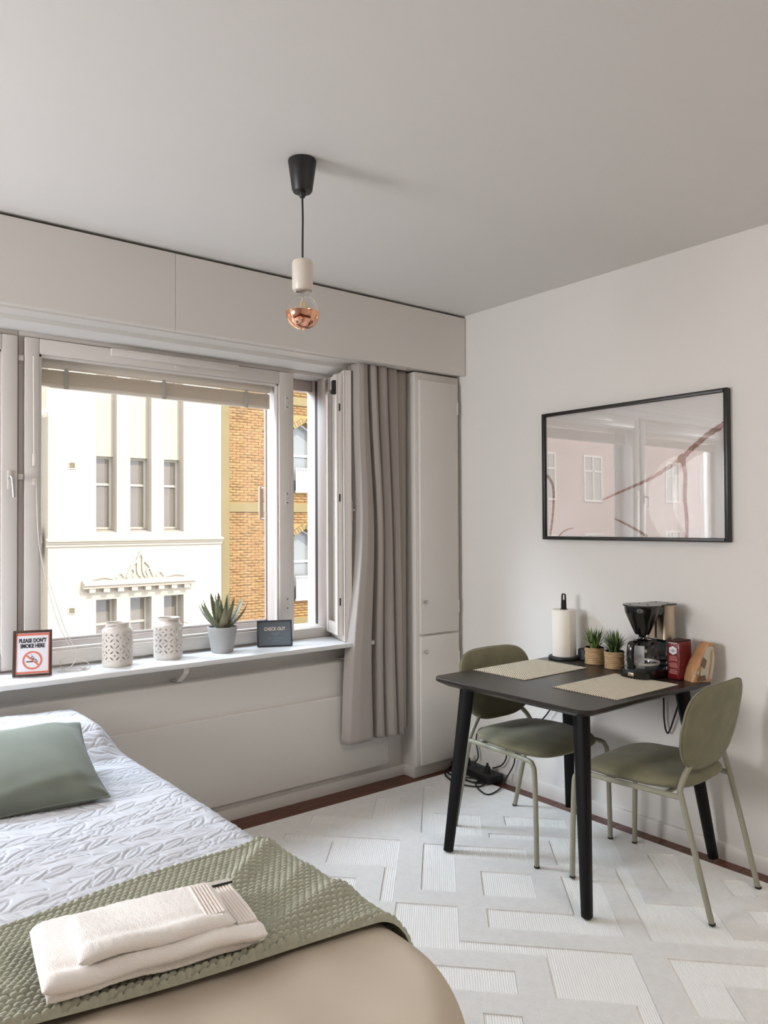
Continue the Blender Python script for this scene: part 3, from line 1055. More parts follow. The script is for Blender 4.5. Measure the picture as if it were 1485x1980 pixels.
# diagonal raised cords clipped to the mat
PW, PH = .215, .151
k = -.40
while k < .40:
    # line x - y*0.55 = k
    pts = []
    a = (k - .9 * PH, -PH); b = (k + .9 * PH, PH)
    def clipx(a, b):
        (x0, y0), (x1, y1) = a, b
        for lim, sg in ((-PW, 1), (PW, -1)):
            d0, d1 = (x0 - lim) * sg, (x1 - lim) * sg
            if d0 < 0 and d1 < 0: return None
            if d0 < 0:
                t = d0 / (d0 - d1); x0, y0 = x0 + (x1 - x0) * t, y0 + (y1 - y0) * t
            elif d1 < 0:
                t = d0 / (d0 - d1); x1, y1 = x0 + (x1 - x0) * t, y0 + (y1 - y0) * t
        return (x0, y0), (x1, y1)
    c = clipx(a, b)
    if c:
        (x0, y0), (x1, y1) = c
        L = math.hypot(x1 - x0, y1 - y0)
        if L > .01:
            w = .0034
            nx, ny = -(y1 - y0) / L * w, (x1 - x0) / L * w
            q = [(x0 - nx, y0 - ny, .0012), (x1 - nx, y1 - ny, .0012), (x1 - nx * .4, y1 - ny * .4, .0028), (x0 - nx * .4, y0 - ny * .4, .0028), (x0 + nx * .4, y0 + ny * .4, .0028), (x1 + nx * .4, y1 + ny * .4, .0028), (x1 + nx, y1 + ny, .0012), (x0 + nx, y0 + ny, .0012)]
            vv = [bm.verts.new(p) for p in q]
            bm.faces.new((vv[0], vv[1], vv[2], vv[3])); bm.faces.new((vv[3], vv[2], vv[5], vv[4])); bm.faces.new((vv[4], vv[5], vv[6], vv[7]))
    k += .0112
wv = obj('ribbed_weave', bm, MATS['placemat_weave'], pm1, smooth=False)
wv['kind'] = 'stuff'
pm2 = copy_tree(pm1)
pm2.location = (-.460, -1.502, .7502)
pm2['label'] = 'beige diagonal-ribbed placemat on the table in front of the near chair'

# ------------------------------------------------------------------ chairs
def make_chair():
    c = empty('dining_chair', (0, 0, 0))
    c['category'] = 'chair'
    c['group'] = 'green chairs at the table'
    Mt, Vt = MATS['sage_metal'], MATS['velvet']
    r = .0105
    G = .0173
    for s in (-1, 1):
        # rear leg runs on up into the backrest
        lg = obj('leg', T([(s * .197, -.267, G + .004), (s * .199, -.215, .23), (s * .200, -.166, .425), (s * .198, -.158, .455), (s * .172, -.160, .495), (s * .142, -.166, .528), (s * .138, -.170, .545)], r, seg=10), Mt, c)
        obj('foot_cap', lathe(bmesh.new(), [(.010, G), (.012, G + .002), (.012, G + .008)], 10, c=(s * .197, -.268, 0)), MATS['rubber_black'], lg)
        lg = obj('leg', T([(s * .238, .267, G + .004), (s * .237, .262, .25), (s * .236, .256, .390), (s * .236, .246, .424), (s * .235, .222, .437), (s * .228, .12, .437), (s * .214, -.05, .434), (s * .201, -.165, .430)], r, seg=10), Mt, c)
        obj('foot_cap', lathe(bmesh.new(), [(.010, G), (.012, G + .002), (.012, G + .008)], 10, c=(s * .238, .267, 0)), MATS['rubber_black'], lg)
    obj('cross_bar', T([(-.226, .12, .432), (.226, .12, .432)], .008, seg=8), Mt, c)
    obj('cross_bar', T([(-.206, -.10, .430), (.206, -.10, .430)], .008, seg=8), Mt, c)
    # seat
    nu, nv = 56, 14
    V = []
    for i in range(nu):
        t = 2 * PI * i / nu
        ct, st = math.cos(t), math.sin(t)
        e = .54
        ex = math.copysign(abs(ct) ** e, ct); ey = math.copysign(abs(st) ** e, st)
        hw = .232 if ey > 0 else .232 - .022 * (-ey)
        px, py = hw * ex, .045 + .222 * ey
        for j in range(nv):
            f = j / (nv - 1)                      # 0 centre bottom .. rim .. 1 centre top
            a = -PI / 2 + PI * f
            rad = math.cos(a) ** .42 if math.cos(a) > 1e-6 else 0.0
            z = .458 + .029 * math.sin(a)
            if math.sin(a) > 0:
                z += .010 * (1 - rad ** 2)
            x, y = px * rad, .045 + (py - .045) * rad
            z += -.012 * max(0, (y - .14) / .12) ** 2 + .006 * (x / .23) ** 2 * (1 if y < .1 else .4) + .004 * max(0, -(y + .05) / .15) 
            V.append((x, y, z))
    o = npobj('seat', V, gridfaces(nu, nv, wrap=True), Vt, c)
    # backrest: padded shell, wide at the top, narrow below
    def outline(i, n, grow=0.0):
        t = 2 * PI * i / n
        ct, st = math.cos(t), math.sin(t)
        e = .50 if st > 0 else .62
        ex = math.copysign(abs(ct) ** e, ct); ez = math.copysign(abs(st) ** e, st)
        hw = .232 * (1 - .17 * max(0, -ez) ** 1.3 - .02 * max(0, ez))
        return (hw + grow) * ex, (.160 + grow) * ez
    def place(x, z, d):
        zz = .664 + z
        y = -.205 - .20 * z + .42 * x * x - d
        return (x, y, zz)
    def pad(name, d0, d1, m, grow=0.0):
        nu, nv = 64, 16
        V = []
        for i in range(nu):
            ox, oz = outline(i, nu, grow)
            for j in range(nv):
                a = -PI / 2 + PI * j / (nv - 1)
                rad = math.cos(a) ** .30 if math.cos(a) > 1e-6 else 0.0
                d = (d0 + d1) / 2 - (d1 - d0) / 2 * math.sin(a)
                V.append(place(ox * rad, oz * rad, d))
        return npobj(name, V, gridfaces(nu, nv, wrap=True), m, c)
    bk = pad('backrest', -.022, .016, Vt)
    bm = bmesh.new()
    tube(bm, [place(*outline(i, 48, .0002), .000) for i in range(48)] + [place(*outline(0, 48, .0002), .000)], .0018, seg=6, n=2)
    obj('piping', bm, Vt, bk)
    return c
ch1 = make_chair()
ch1.location = (-.462, -1.030, 0)
ch1.rotation_euler = (0, 0, math.radians(180 - 1.5))
ch1['label'] = 'sage green velvet chair tucked under the far side of the table, back towards the window'
ch2 = copy_tree(ch1)
ch2.location = (-.406, -1.682, 0)
ch2.rotation_euler = (0, 0, math.radians(4.4))
ch2['label'] = 'sage green velvet chair at the near end of the table, back towards the camera'
# ------------------------------------------------------------------ framed picture on the right wall
def picture():
    mat('frame_black', (26, 23, 20), 0.4)
    m = mat('print_grey', (240, 233, 228), 0.9, rgb2=(248, 243, 239), vscale=2.2)
    pane_mat('picture_acrylic', 0.17, fres=False, rough=0.0)
    # the acrylic sheet is slightly bowed
    nt = MATS['picture_acrylic'].node_tree
    g = [n for n in nt.nodes if n.type == 'BSDF_GLOSSY'][0]
    tc = nt.nodes.new('ShaderNodeTexCoord'); nz = nt.nodes.new('ShaderNodeTexNoise'); bp = nt.nodes.new('ShaderNodeBump')
    nz.inputs['Scale'].default_value = 2.3; nz.inputs['Detail'].default_value = 0
    bp.inputs['Strength'].default_value = 0.12; bp.inputs['Distance'].default_value = 0.002
    nt.links.new(tc.outputs['Object'], nz.inputs[0]); nt.links.new(nz.outputs[0], bp.inputs['Height']); nt.links.new(bp.outputs[0], g.inputs['Normal'])
    y0, y1, z0, z1 = -1.752, -.765, 1.327, 1.972
    p = empty('framed_picture', (0, (y0 + y1) / 2, (z0 + z1) / 2), label='landscape black-framed rope print hanging on the right wall above the table', cat='picture')
    fw = .017
    for nm, a in (('frame_side', (y0, y0 + fw, z0, z1)), ('frame_side', (y1 - fw, y1, z0, z1)), ('frame_rail', (y0 + fw, y1 - fw, z0, z0 + fw)), ('frame_rail', (y0 + fw, y1 - fw, z1 - fw, z1))):
        bm = B(-.032, -.001, a[0], a[1], a[2], a[3], bev=.0025)
        obj(nm, bm, MATS['frame_black'], p, world=True)
    obj('print', B(-.014, -.010, y0 + .006, y1 - .006, z0 + .006, z1 - .006), MATS['print_grey'], p, smooth=False, world=True)
    obj('acrylic_sheet', B(-.020, -.0185, y0 + fw - .002, y1 - fw + .002, z0 + fw - .002, z1 - fw + .002), MATS['picture_acrylic'], p, smooth=False, world=True)
    # printed rope: flat shapes on the print
    mat('rope_print', (112, 62, 48), 0.9, wave=(38, (170, 116, 96), 'DIAGONAL', 1.0))
    mat('rope_print_pale', (150, 104, 88), 0.9, wave=(30, (188, 150, 134), 'DIAGONAL', 1.0))
    def strip(name, pts, w, m):
        P = smooth_path([(-.0144, a, b) for a, b in pts], 8)
        bm = bmesh.new()
        L = []
        for i, q in enumerate(P):
            t = (P[min(i + 1, len(P) - 1)] - P[max(0, i - 1)]).normalized()
            nn = Vector((0, -t.z, t.y))
            f = i / (len(P) - 1)
            ww = (w[0] + (w[1] - w[0]) * f) * (1 + .14 * math.sin(i * 2.3))
            L.append((bm.verts.new(q + nn * ww), bm.verts.new(q - nn * ww)))
        for a, b in zip(L[:-1], L[1:]):
            bm.faces.new((a[0], b[0], b[1], a[1]))
        obj(name, bm, MATS[m], p, smooth=False, world=True)
    strip('printed_rope', [(-1.733, 1.822), (-1.66, 1.785), (-1.59, 1.735), (-1.535, 1.690)], (.013, .011), 'rope_print')
    strip('printed_rope', [(-1.535, 1.690), (-1.46, 1.650), (-1.38, 1.610), (-1.28, 1.575), (-1.20, 1.548), (-1.12, 1.52)], (.010, .004), 'rope_print_pale')
    strip('printed_rope', [(-1.540, 1.690), (-1.552, 1.62), (-1.548, 1.52), (-1.556, 1.43), (-1.556, 1.345)], (.010, .008), 'rope_print')
    strip('printed_rope', [(-.784, 1.655), (-.800, 1.640), (-.822, 1.60), (-.826, 1.53), (-.818, 1.44), (-.802, 1.345)], (.009, .006), 'rope_print')
    strip('printed_rope', [(-1.19, 1.43), (-1.26, 1.40), (-1.33, 1.365), (-1.36, 1.346)], (.004, .008), 'rope_print_pale')
    strip('printed_rope', [(-.86, 1.346), (-.90, 1.375), (-.95, 1.385)], (.004, .002), 'rope_print_pale')
    bm = bmesh.new()
    for k in range(3):
        a = 2 * PI * k / 3
        pts = [(-.0146, -1.537 + .016 * math.cos(t) + .005 * math.cos(a), 1.690 + .018 * math.sin(t) + .005 * math.sin(a)) for t in np.linspace(0, 2 * PI, 18)[:-1]]
        bm.faces.new([bm.verts.new((q[0] - .0001 * k, q[1], q[2])) for q in pts])
    obj('printed_knot', bm, MATS['rope_print'], p, smooth=False, world=True)
picture()

# ------------------------------------------------------------------ pendant lamp
def pendant():
    mat('lamp_black', (24, 23, 22), 0.45)
    mat('lamp_white', (214, 204, 192), 0.35)
    pane_mat('bulb_glass', base=0.09)
    mat('copper_mirror', (236, 176, 146), 0.05, 1.0)
    mat('filament', (230, 190, 120), 0.4)
    x, y = -1.772, -1.226
    l = empty('pendant_lamp', (x, y, H), label='pendant lamp with black ceiling cup, white socket and copper-tipped globe bulb', cat='lamp')
    c = (x, y, 0)
    obj('ceiling_cup', lathe(bmesh.new(), [(.0, 2.6105), (.046, 2.6105), (.047, 2.606), (.0335, 2.512), (.030, 2.506), (.011, 2.505), (.011, 2.494), (.008, 2.488), (0, 2.487)], 40, c=c), MATS['lamp_black'], l, world=True)
    obj('cord', T([(x, y, 2.492), (x + .0015, y, 2.42), (x + .0005, y, 2.34), (x, y, 2.276)], .0033, seg=8), MATS['lamp_black'], l, world=True)
    obj('socket', lathe(bmesh.new(), [(0, 2.282), (.024, 2.281), (.031, 2.277), (.034, 2.270), (.034, 2.186), (.031, 2.179), (.022, 2.176), (.021, 2.184), (0, 2.184)], 40, c=c), MATS['lamp_white'], l, world=True)
    # globe: clear above, mirrored below
    R, cz = .0565, 2.108
    b = obj('bulb', lathe(bmesh.new(), [(.020, 2.182), (.020, cz + R * .93)] + [(R * math.sin(a), cz + R * math.cos(a)) for a in np.linspace(.42, PI / 2 + .02, 14)], 40, c=c, cap=False), MATS['bulb_glass'], l, world=True)
    obj('mirror_cap', lathe(bmesh.new(), [(R * 1.002 * math.sin(a), cz + R * 1.002 * math.cos(a)) for a in np.linspace(PI / 2 + .02, PI, 16)], 40, c=c, cap=False), MATS['copper_mirror'], b, world=True)
    bm = bmesh.new()
    for k in range(4):
        a = k * PI / 2 + .5
        tube(bm, [(x + .006 * math.cos(a), y + .006 * math.sin(a), 2.145), (x + .013 * math.cos(a), y + .013 * math.sin(a), 2.100)], .0015, seg=6)
    obj('filament', bm, MATS['filament'], b, world=True)
    obj('stem', lathe(bmesh.new(), [(.008, 2.182), (.006, 2.16), (.003, 2.145), (0, 2.143)], 12, c=c), MATS['bulb_glass'], b, world=True)
pendant()

# ------------------------------------------------------------------ things on the sill
ZS = .7902
def lantern():
    mat('lantern_ceramic', (206, 199, 191), 0.4)
    R0, Hh = .0655, .188
    l = empty('candle_lantern', (0, 0, 0))
    nu, nv = 380, 150
    z = np.linspace(.0, Hh - .026, nv)
    th = np.linspace(0, 2 * PI, nu, endpoint=False)
    Th, Z = np.meshgrid(th, z, indexing='ij')
    zt = Hh - .026
    rr = R0 * (1 - .10 * np.clip((zt * .12 - Z) / (zt * .12), 0, 1) ** 2.2 - .06 * np.clip((Z - zt * .93) / (zt * .07), 0, 1) ** 2)
    V = np.stack([rr * np.cos(Th), rr * np.sin(Th), Z], -1)
    F = gridfaces(nu, nv, wrap=True)
    # pierced pattern: petals on a square net, lozenges between
    tile = 2 * PI * R0 / 16
    fi = F[:, 0]
    uu = (Th.reshape(-1)[fi] + PI / nu) * R0 / tile
    zz = Z.reshape(-1)[fi] + (z[1] - z[0]) / 2
    vv = (zz - .026) / tile
    inside = (zz > .026) & (zz < .026 + tile * 4.6)
    def petal(a, b):
        # petal along the diagonal of the tile, centred in it
        p = (a + b) / math.sqrt(2); q = (a - b) / math.sqrt(2)
        return (np.abs(p) < .40) & (np.abs(q) < .115 * (1 - (p / .40) ** 2))
    a = (uu % 1) - .5; b = (vv % 1) - .5
    iu = np.floor(uu).astype(int); iv = np.floor(vv).astype(int)
    par = (iu + iv) % 2
    hole = np.where(par == 0, petal(a, b), petal(a, -b))
    cu_, cv_ = np.round(uu), np.round(vv)
    dm = np.abs(uu - cu_) + np.abs(vv - cv_)
    dia = (dm < .155) & ((cu_ + cv_) % 2 == 1)
    keep = ~((hole | dia) & inside)
    F = F[keep]
    me_o = npobj('pierced_wall', V, F, MATS['lantern_ceramic'], l)
    md = me_o.modifiers.new('thick', 'SOLIDIFY'); md.thickness = .0045; md.offset = -1
    obj('base', lathe(bmesh.new(), [(0, .0), (R0 * .90, .0), (R0 * .905, .002), (R0 * .88, .006), (0, .006)], 40), MATS['lantern_ceramic'], l)
    obj('neck', lathe(bmesh.new(), [(R0 * .935, zt - .001), (R0 * .88, zt + .006), (R0 * .78, zt + .010), (R0 * .755, zt + .016), (R0 * .755, zt + .020), (R0 * .80, zt + .025), (R0 * .79, zt + .028), (R0 * .74, zt + .027), (R0 * .70, zt + .012), (R0 * .86, zt - .004)], 48, cap=False), MATS['lantern_ceramic'], l)
    mat('wire', (170, 140, 118), 0.35, 0.8)
    bm = bmesh.new()
    zz = zt + .019
    r = R0 * .80
    tube(bm, [(0, -r, zz), (.03, -r * .98, zz - .004), (.075, -r * .5, zz - .016), (.088, 0, zz - .022), (.075, r * .5, zz - .016), (.03, r * .98, zz - .004), (0, r, zz)], .0012, seg=6, n=6)
    obj('wire_handle', bm, MATS['wire'], l)
    return l
l1 = lantern()
tag(l1, 'pierced pale grey lantern next to the cord, left of the two on the sill', 'lantern', 'pierced lanterns on the sill')
l2 = copy_tree(l1)
l1.location = (-1.935, .052, ZS); l1.rotation_euler = (0, 0, math.radians(150))
l2.location = (-1.690, .078, ZS); l2.rotation_euler = (0, 0, math.radians(-20))
l2['label'] = 'pierced pale grey lantern beside the aloe pot, its wire handle hanging to the right'

def aloe():
    mat('pot_grey', (158, 158, 156), 0.7, bump=(160, .1, .002))
    mat('soil', (50, 42, 36), 0.95)
    mat('aloe_green', (92, 108, 80), 0.5, rgb2=(120, 112, 88), vscale=8)
    p = empty('potted_aloe', (-1.415, .075, ZS), label='spiky aloe plant in a plain grey pot on the window sill', cat='plant')
    obj('pot', lathe(bmesh.new(), [(0, 0), (.050, 0), (.0525, .003), (.0715, .118), (.0725, .122), (.0715, .125), (.067, .125), (.064, .115), (0, .113)], 48), MATS['pot_grey'], p)
    obj('soil', lathe(bmesh.new(), [(.063, .112), (0, .116)], 24), MATS['soil'], p)
    rng = random.Random(5)
    spec = []
    for k in range(5): spec.append((k * 72 + 10, 12, .165))
    for k in range(6): spec.append((k * 60 + 40, 36, .185))
    for k in range(7): spec.append((k * 51 + 5, 57, .175))
    for az, tilt, L in spec:
        az = math.radians(az + rng.uniform(-10, 10)); ti = math.radians(tilt + rng.uniform(-5, 5)); L *= rng.uniform(.92, 1.1)
        bm = bmesh.new()
        n = 10
        rings = []
        for i in range(n + 1):
            f = i / n
            # outward lean first, then rising tip
            lean = ti * (1.15 - .75 * f)
            d = L * f
            rad = .008 + d * math.sin(ti * (1.1 - .35 * f)); h = .112 + d * math.cos(ti * (1.1 - .35 * f))
            w = .027 * (1 - f) ** .72 * (1 - .35 * max(0, .25 - f) / .25) + .0006
            thk = w * .36
            c = Vector((rad * math.cos(az), rad * math.sin(az), h))
            side = Vector((-math.sin(az), math.cos(az), 0))
            outw = Vector((math.cos(az) * math.cos(lean), math.sin(az) * math.cos(lean), -math.sin(lean)))
            rings.append([bm.verts.new(c + side * w + outw * -thk * .5), bm.verts.new(c + side * w * .5 + outw * thk * .6), bm.verts.new(c + outw * thk), bm.verts.new(c - side * w * .5 + outw * thk * .6), bm.verts.new(c - side * w + outw * -thk * .5), bm.verts.new(c - outw * thk * .1)])
        for a, b in zip(rings[:-1], rings[1:]):
            for i in range(6):
                bm.faces.new((a[i], a[(i + 1) % 6], b[(i + 1) % 6], b[i]))
        bm.faces.new(rings[0]); bm.faces.new(rings[-1][::-1])
        # marginal teeth
        for i in range(1, n - 1):
            for s_, q in ((1, 0), (-1, 4)):
                a = rings[i][q].co; b = rings[i + 1][q].co
                mid = a.lerp(b, .5)
                side = Vector((-math.sin(az), math.cos(az), 0)) * s_
                tip = mid + side * .0035 + (b - a) * .3
                bm.faces.new((bm.verts.new(a.lerp(b, .3)), bm.verts.new(tip), bm.verts.new(a.lerp(b, .7))))
        obj('leaf', bm, MATS['aloe_green'], p)
aloe()

def sign_frame(name, label, loc, rz, tilt, w, h, mframe, fw):
    """Upright stand frame; local x across, z up, facing -y; returns the root and the tilt matrix."""
    s = empty(name, loc, rz, label, 'sign')
    M = Matrix.Rotation(-tilt, 4, 'X')
    for nm, a in (('frame_side', (-w / 2, -w / 2 + fw, 0, h)), ('frame_side', (w / 2 - fw, w / 2, 0, h)), ('frame_rail', (-w / 2 + fw, w / 2 - fw, 0, fw)), ('frame_rail', (-w / 2 + fw, w / 2 - fw, h - fw, h))):
        obj(nm, B(a[0], a[1], -.006, .009, a[2], a[3], bev=.0015, M=M), mframe, s)
    obj('back_board', B(-w / 2 + .004, w / 2 - .004, .002, .008, .004, h - .004, M=M), MATS['matte_black'], s, smooth=False)
    bm = bmesh.new()
    top = M @ Vector((0, .010, h * .62))
    foot_y = top.y + .045
    prism(bm, [(top.y, top.z), (top.y + .003, top.z), (foot_y + .004, 0), (foot_y, 0)], -.022, .022, 'x')
    obj('stand_strut', bm, mframe, s, smooth=False)
    return s, M

mat('walnut', (74, 52, 42), 0.35, vary=.3, vscale=20)
mat('paper_white', (214, 212, 216), 0.6)
mat('print_red', (206, 112, 92), 0.6)
mat('print_black', (36, 36, 38), 0.6)
mat('board_slate', (92, 102, 110), 0.35)
mat('frame_dark', (38, 40, 48), 0.3)
mat('print_cream', (222, 210, 196), 0.6)
mat('print_faint', (134, 148, 154), 0.6)
RX = Matrix.Rotation(PI / 2, 4, 'X')

s1, M1 = sign_frame('no_smoking_sign', 'wood-framed "please don\'t smoke here" sign at the left end of the sill', (-2.300, .010, ZS + .002), math.radians(-18), math.radians(10), .148, .188, MATS['walnut'], .0105)
obj('paper', B(-.064, .064, .000, .0015, .010, .178, M=M1), MATS['paper_white'], s1, smooth=False)
bm = bmesh.new()
for a in ((-.063, .063, .166, .1755), (-.063, .063, .0125, .0205), (-.063, -.0595, .0205, .166), (.0595, .063, .0205, .166)):
    box(bm, a[0], a[1], -.0006, .0002, a[2], a[3], M=M1)
obj('printed_border', bm, MATS['print_red'], s1, smooth=False)
def tpos(M, x, z): return M @ Matrix.Translation((x, -.0008, z)) @ RX
text_mesh("PLEASE DON'T", .0225, MATS['print_black'], 'lettering', s1, tpos(M1, 0, .145), xs=.70, bold=.0009)
text_mesh('SMOKE HERE', .0225, MATS['print_black'], 'lettering', s1, tpos(M1, 0, .1235), xs=.70, bold=.0009)
bm = bmesh.new()
cx, cz, ro, ri = 0, .0655, .0375, .0305
n = 48
for i in range(n):
    a, b = 2 * PI * i / n, 2 * PI * (i + 1) / n
    q = [(cx + r_ * math.cos(t), -.0009, cz + r_ * math.sin(t)) for r_, t in ((ri, a), (ro, a), (ro, b), (ri, b))]
    bm.faces.new([bm.verts.new(M1 @ Vector(p)) for p in q])
for q in ([(-.0255, .0185), (-.0215, .0225), (.0255, -.0185), (.0215, -.0225)],):
    bm.faces.new([bm.verts.new(M1 @ Vector((cx + a, -.0013, cz + b))) for a, b in q])
obj('prohibition_ring', bm, MATS['print_red'], s1, smooth=False)
bm = bmesh.new()
box(bm, -.0235, .012, -.0010, -.0002, cz - .0075, cz - .0030, M=M1)
for x in (.0145, .0175):
    box(bm, x, x + .0016, -.0010, -.0002, cz - .0075, cz - .0030, M=M1)
obj('printed_cigarette', bm, MATS['print_black'], s1, smooth=False)
bm = bmesh.new()
for dx in (0, .006):
    P = smooth_path([(-.006 + dx, cz + .022 - dx), (-.0005 + dx, cz + .016 - dx), (-.006 + dx, cz + .011 - dx), (.004 + dx, cz + .006 - dx * .6), (.010 + dx, cz + .004 - dx * .4), (.0145 + dx * .3, cz - .001)] and [(-.006 + dx, 0, cz + .022 - dx), (-.0005 + dx, 0, cz + .016 - dx), (-.006 + dx, 0, cz + .011 - dx), (.004 + dx, 0, cz + .006 - dx * .6), (.010 + dx, 0, cz + .004 - dx * .4), (.0145 + dx * .3, 0, cz - .001)], 6)
    for a, b in zip(P[:-1], P[1:]):
        d = (b - a).normalized(); nn = Vector((-d.z, 0, d.x)) * .0008
        bm.faces.new([bm.verts.new(M1 @ (q + Vector((0, -.0009, 0)))) for q in (a + nn, a - nn, b - nn, b + nn)])
obj('printed_smoke', bm, MATS['print_black'], s1, smooth=False)

s2, M2 = sign_frame('check_out_sign', 'dark slate "check out" sign in a thin black frame beside the aloe', (-1.138, .045, ZS + .002), math.radians(-24), math.radians(14), .178, .132, MATS['frame_dark'], .0065)
obj('paper', B(-.083, .083, .000, .0015, .006, .126, M=M2), MATS['board_slate'], s2, smooth=False)
text_mesh('CHECK OUT', .0235, MATS['print_cream'], 'lettering', s2, tpos(M2, .0, .088), xs=.80, bold=.0006)
text_mesh("DON'T FORGET THE KEYS", .0078, MATS['print_faint'], 'small_lettering', s2, tpos(M2, .005, .040), xs=.80)
bm = bmesh.new()
for z, w in ((.066, .042), (.058, .026), (.028, .030)):
    box(bm, -w / 2 + .004, w / 2 + .004, -.0006, .0002, z, z + .0022, M=M2)
obj('printed_lines', bm, MATS['print_faint'], s2, smooth=False)

# ------------------------------------------------------------------ things on the table
ZT = .7505
def towel_holder():
    mat('kitchen_paper', (232, 226, 216), 0.95, bump=(160, .25, .004))
    x, y = -.105, -.957
    h = empty('paper_towel_holder', (x, y, ZT), label='black paper towel stand with a loop top on the table', cat='holder')
    obj('base', lathe(bmesh.new(), [(0, 0), (.074, 0), (.076, .003), (.075, .011), (.072, .013), (0, .013)], 48), MATS['matte_black'], h)
    obj('post', lathe(bmesh.new(), [(.008, .013), (.008, .24)], 16), MATS['matte_black'], h)
    obj('collar', lathe(bmesh.new(), [(0, .2385), (.018, .2385), (.018, .2415), (0, .2415)], 24), MATS['matte_black'], h)
    # flat loop: an outline with a slot
    bm = bmesh.new()
    Mz = Matrix.Rotation(math.radians(-38), 4, 'Z')
    n = 10
    o = [(-.0125, .2415)] + [(-.0105 * math.cos(PI * k / n), .306 + .0105 * math.sin(PI * k / n)) for k in range(n + 1)] + [(.0125, .2415)]
    i_ = [(-.0045, .285)] + [(-.0045 * math.cos(PI * k / n), .306 + .0045 * math.sin(PI * k / n)) for k in range(n + 1)] + [(.0045, .285)]
    fr = [[bm.verts.new(Mz @ Vector((a, d, b))) for a, b in o] for d in (-.006, .006)]
    inn = [[bm.verts.new(Mz @ Vector((a, d, b))) for a, b in i_] for d in (-.006, .006)]
    m = len(o)
    for k in range(m - 1):
        bm.faces.new((fr[0][k], fr[0][k + 1], inn[0][k + 1], inn[0][k]))
        bm.faces.new((fr[1][k + 1], fr[1][k], inn[1][k], inn[1][k + 1]))
        bm.faces.new((fr[0][k + 1], fr[0][k], fr[1][k], fr[1][k + 1]))
        bm.faces.new((inn[0][k], inn[0][k + 1], inn[1][k + 1], inn[1][k]))
    for q in (0, 1):
        bm.faces.new((fr[q][0], inn[q][0], inn[q][-1], fr[q][-1]))
    bm.faces.new((fr[0][0], fr[1][0], fr[1][-1], fr[0][-1]))
    bm.faces.new((inn[0][0], inn[1][0], inn[1][-1], inn[0][-1]))
    obj('loop_handle', bm, MATS['matte_black'], h, smooth=False)
    r = empty('paper_towel_roll', (x, y, ZT + .0135), label='white paper towel roll standing on its black holder', cat='paper roll')
    bm = lathe(bmesh.new(), [(.018, .0), (.056, .0), (.0575, .003), (.0575, .222), (.056, .225), (.018, .225), (.018, .0)], 56, cap=False)
    obj('paper', bm, MATS['kitchen_paper'], r)
    obj('loose_edge', T([(.0575 * math.cos(-2.0), .0575 * math.sin(-2.0), .004), (.0575 * math.cos(-2.0), .0575 * math.sin(-2.0), .221)], .0014, seg=6), MATS['kitchen_paper'], r)
towel_holder()

sp = empty('smart_speaker', (-.048, -1.045, ZT), label='small round black box half hidden between paper roll and straw pots', cat='speaker')
obj('body', lathe(bmesh.new(), [(0, 0), (.036, 0), (.039, .004), (.039, .046), (.036, .051), (0, .051)], 32), MATS['matte_black'], sp)
obj('top_disc', lathe(bmesh.new(), [(0, .051), (.031, .051), (.030, .053), (0, .053)], 32), MATS['black_plastic'], sp)

def straw_pot(loc, seed, label):
    p = empty('straw_pot_plant', loc, 0, label, 'plant', 'grass plants in straw-wrapped pots')
    rng = random.Random(seed)
    bm = bmesh.new()
    # wound straw bands: bulging rings of uneven radius
    prof = []
    nb = 9
    for k in range(nb):
        z0 = .002 + .076 * k / nb
        z1 = .002 + .076 * (k + 1) / nb
        r = .0435 + rng.uniform(-.0012, .0014)
        prof += [(r - .0016, z0), (r, z0 + (z1 - z0) * .25), (r + .0004, z0 + (z1 - z0) * .7), (r - .0012, z1 - .0004)]
    lathe(bm, prof, 40, cap=False)
    for v in bm.verts:
        a = math.atan2(v.co.y, v.co.x)
        v.co.x *= 1 + .012 * math.sin(7 * a + v.co.z * 90); v.co.y *= 1 + .012 * math.sin(7 * a + v.co.z * 90)
        v.co.z += .0012 * math.sin(3 * a + seed)
    obj('straw_wrap', bm, MATS['straw'], p, smooth=True, angle=60)
    bm = bmesh.new()
    for k in range(30):
        a = 2 * PI * k / 30
        tube(bm, [(.0395 * math.cos(a), .0395 * math.sin(a), .0045), (.0425 * math.cos(a + .02), .0425 * math.sin(a + .02), .0008), (.0455 * math.cos(a + .05), .0455 * math.sin(a + .05), .0035)], .0013, seg=4, n=2)
    obj('straw_fringe', bm, MATS['straw'], p)
    obj('liner', lathe(bmesh.new(), [(0, .001), (.039, .001), (.0405, .078), (.0425, .079), (.0425, .074)], 32, cap=False), MATS['dark_pot'], p)
    obj('soil', lathe(bmesh.new(), [(.0405, .068), (0, .071)], 20), MATS['soil'], p)
    for mname, cnt in (('grass_dark', 52), ('grass_light', 46)):
        for k in range(cnt):
            bm = bmesh.new()
            az = rng.uniform(0, 2 * PI); lean = abs(rng.gauss(0, 1)) * .55 + (.05 if mname == 'grass_light' else .12)
            lean = min(lean, 1.25)
            L = rng.uniform(.075, .118) * (1 - .12 * lean)
            r0 = rng.uniform(0, .022)
            base = Vector((r0 * math.cos(az), r0 * math.sin(az), .070))
            side = Vector((-math.sin(az), math.cos(az), 0))
            n = 5
            prev = None
            pos = base.copy()
            for i in range(n + 1):
                f = i / n
                an = lean * (.45 + .95 * f)
                w = .0044 * (1 - f) ** .6 * (.6 + .4 * min(1, f * 4)) + .0001
                a = bm.verts.new(pos + side * w); b = bm.verts.new(pos - side * w)
                if prev: bm.faces.new((prev[0], prev[1], b, a))
                prev = (a, b)
                pos = pos + Vector((math.cos(az) * math.sin(an), math.sin(az) * math.sin(an), math.cos(an))) * (L / n)
            obj('grass_blade', bm, MATS[mname], p)
    return p
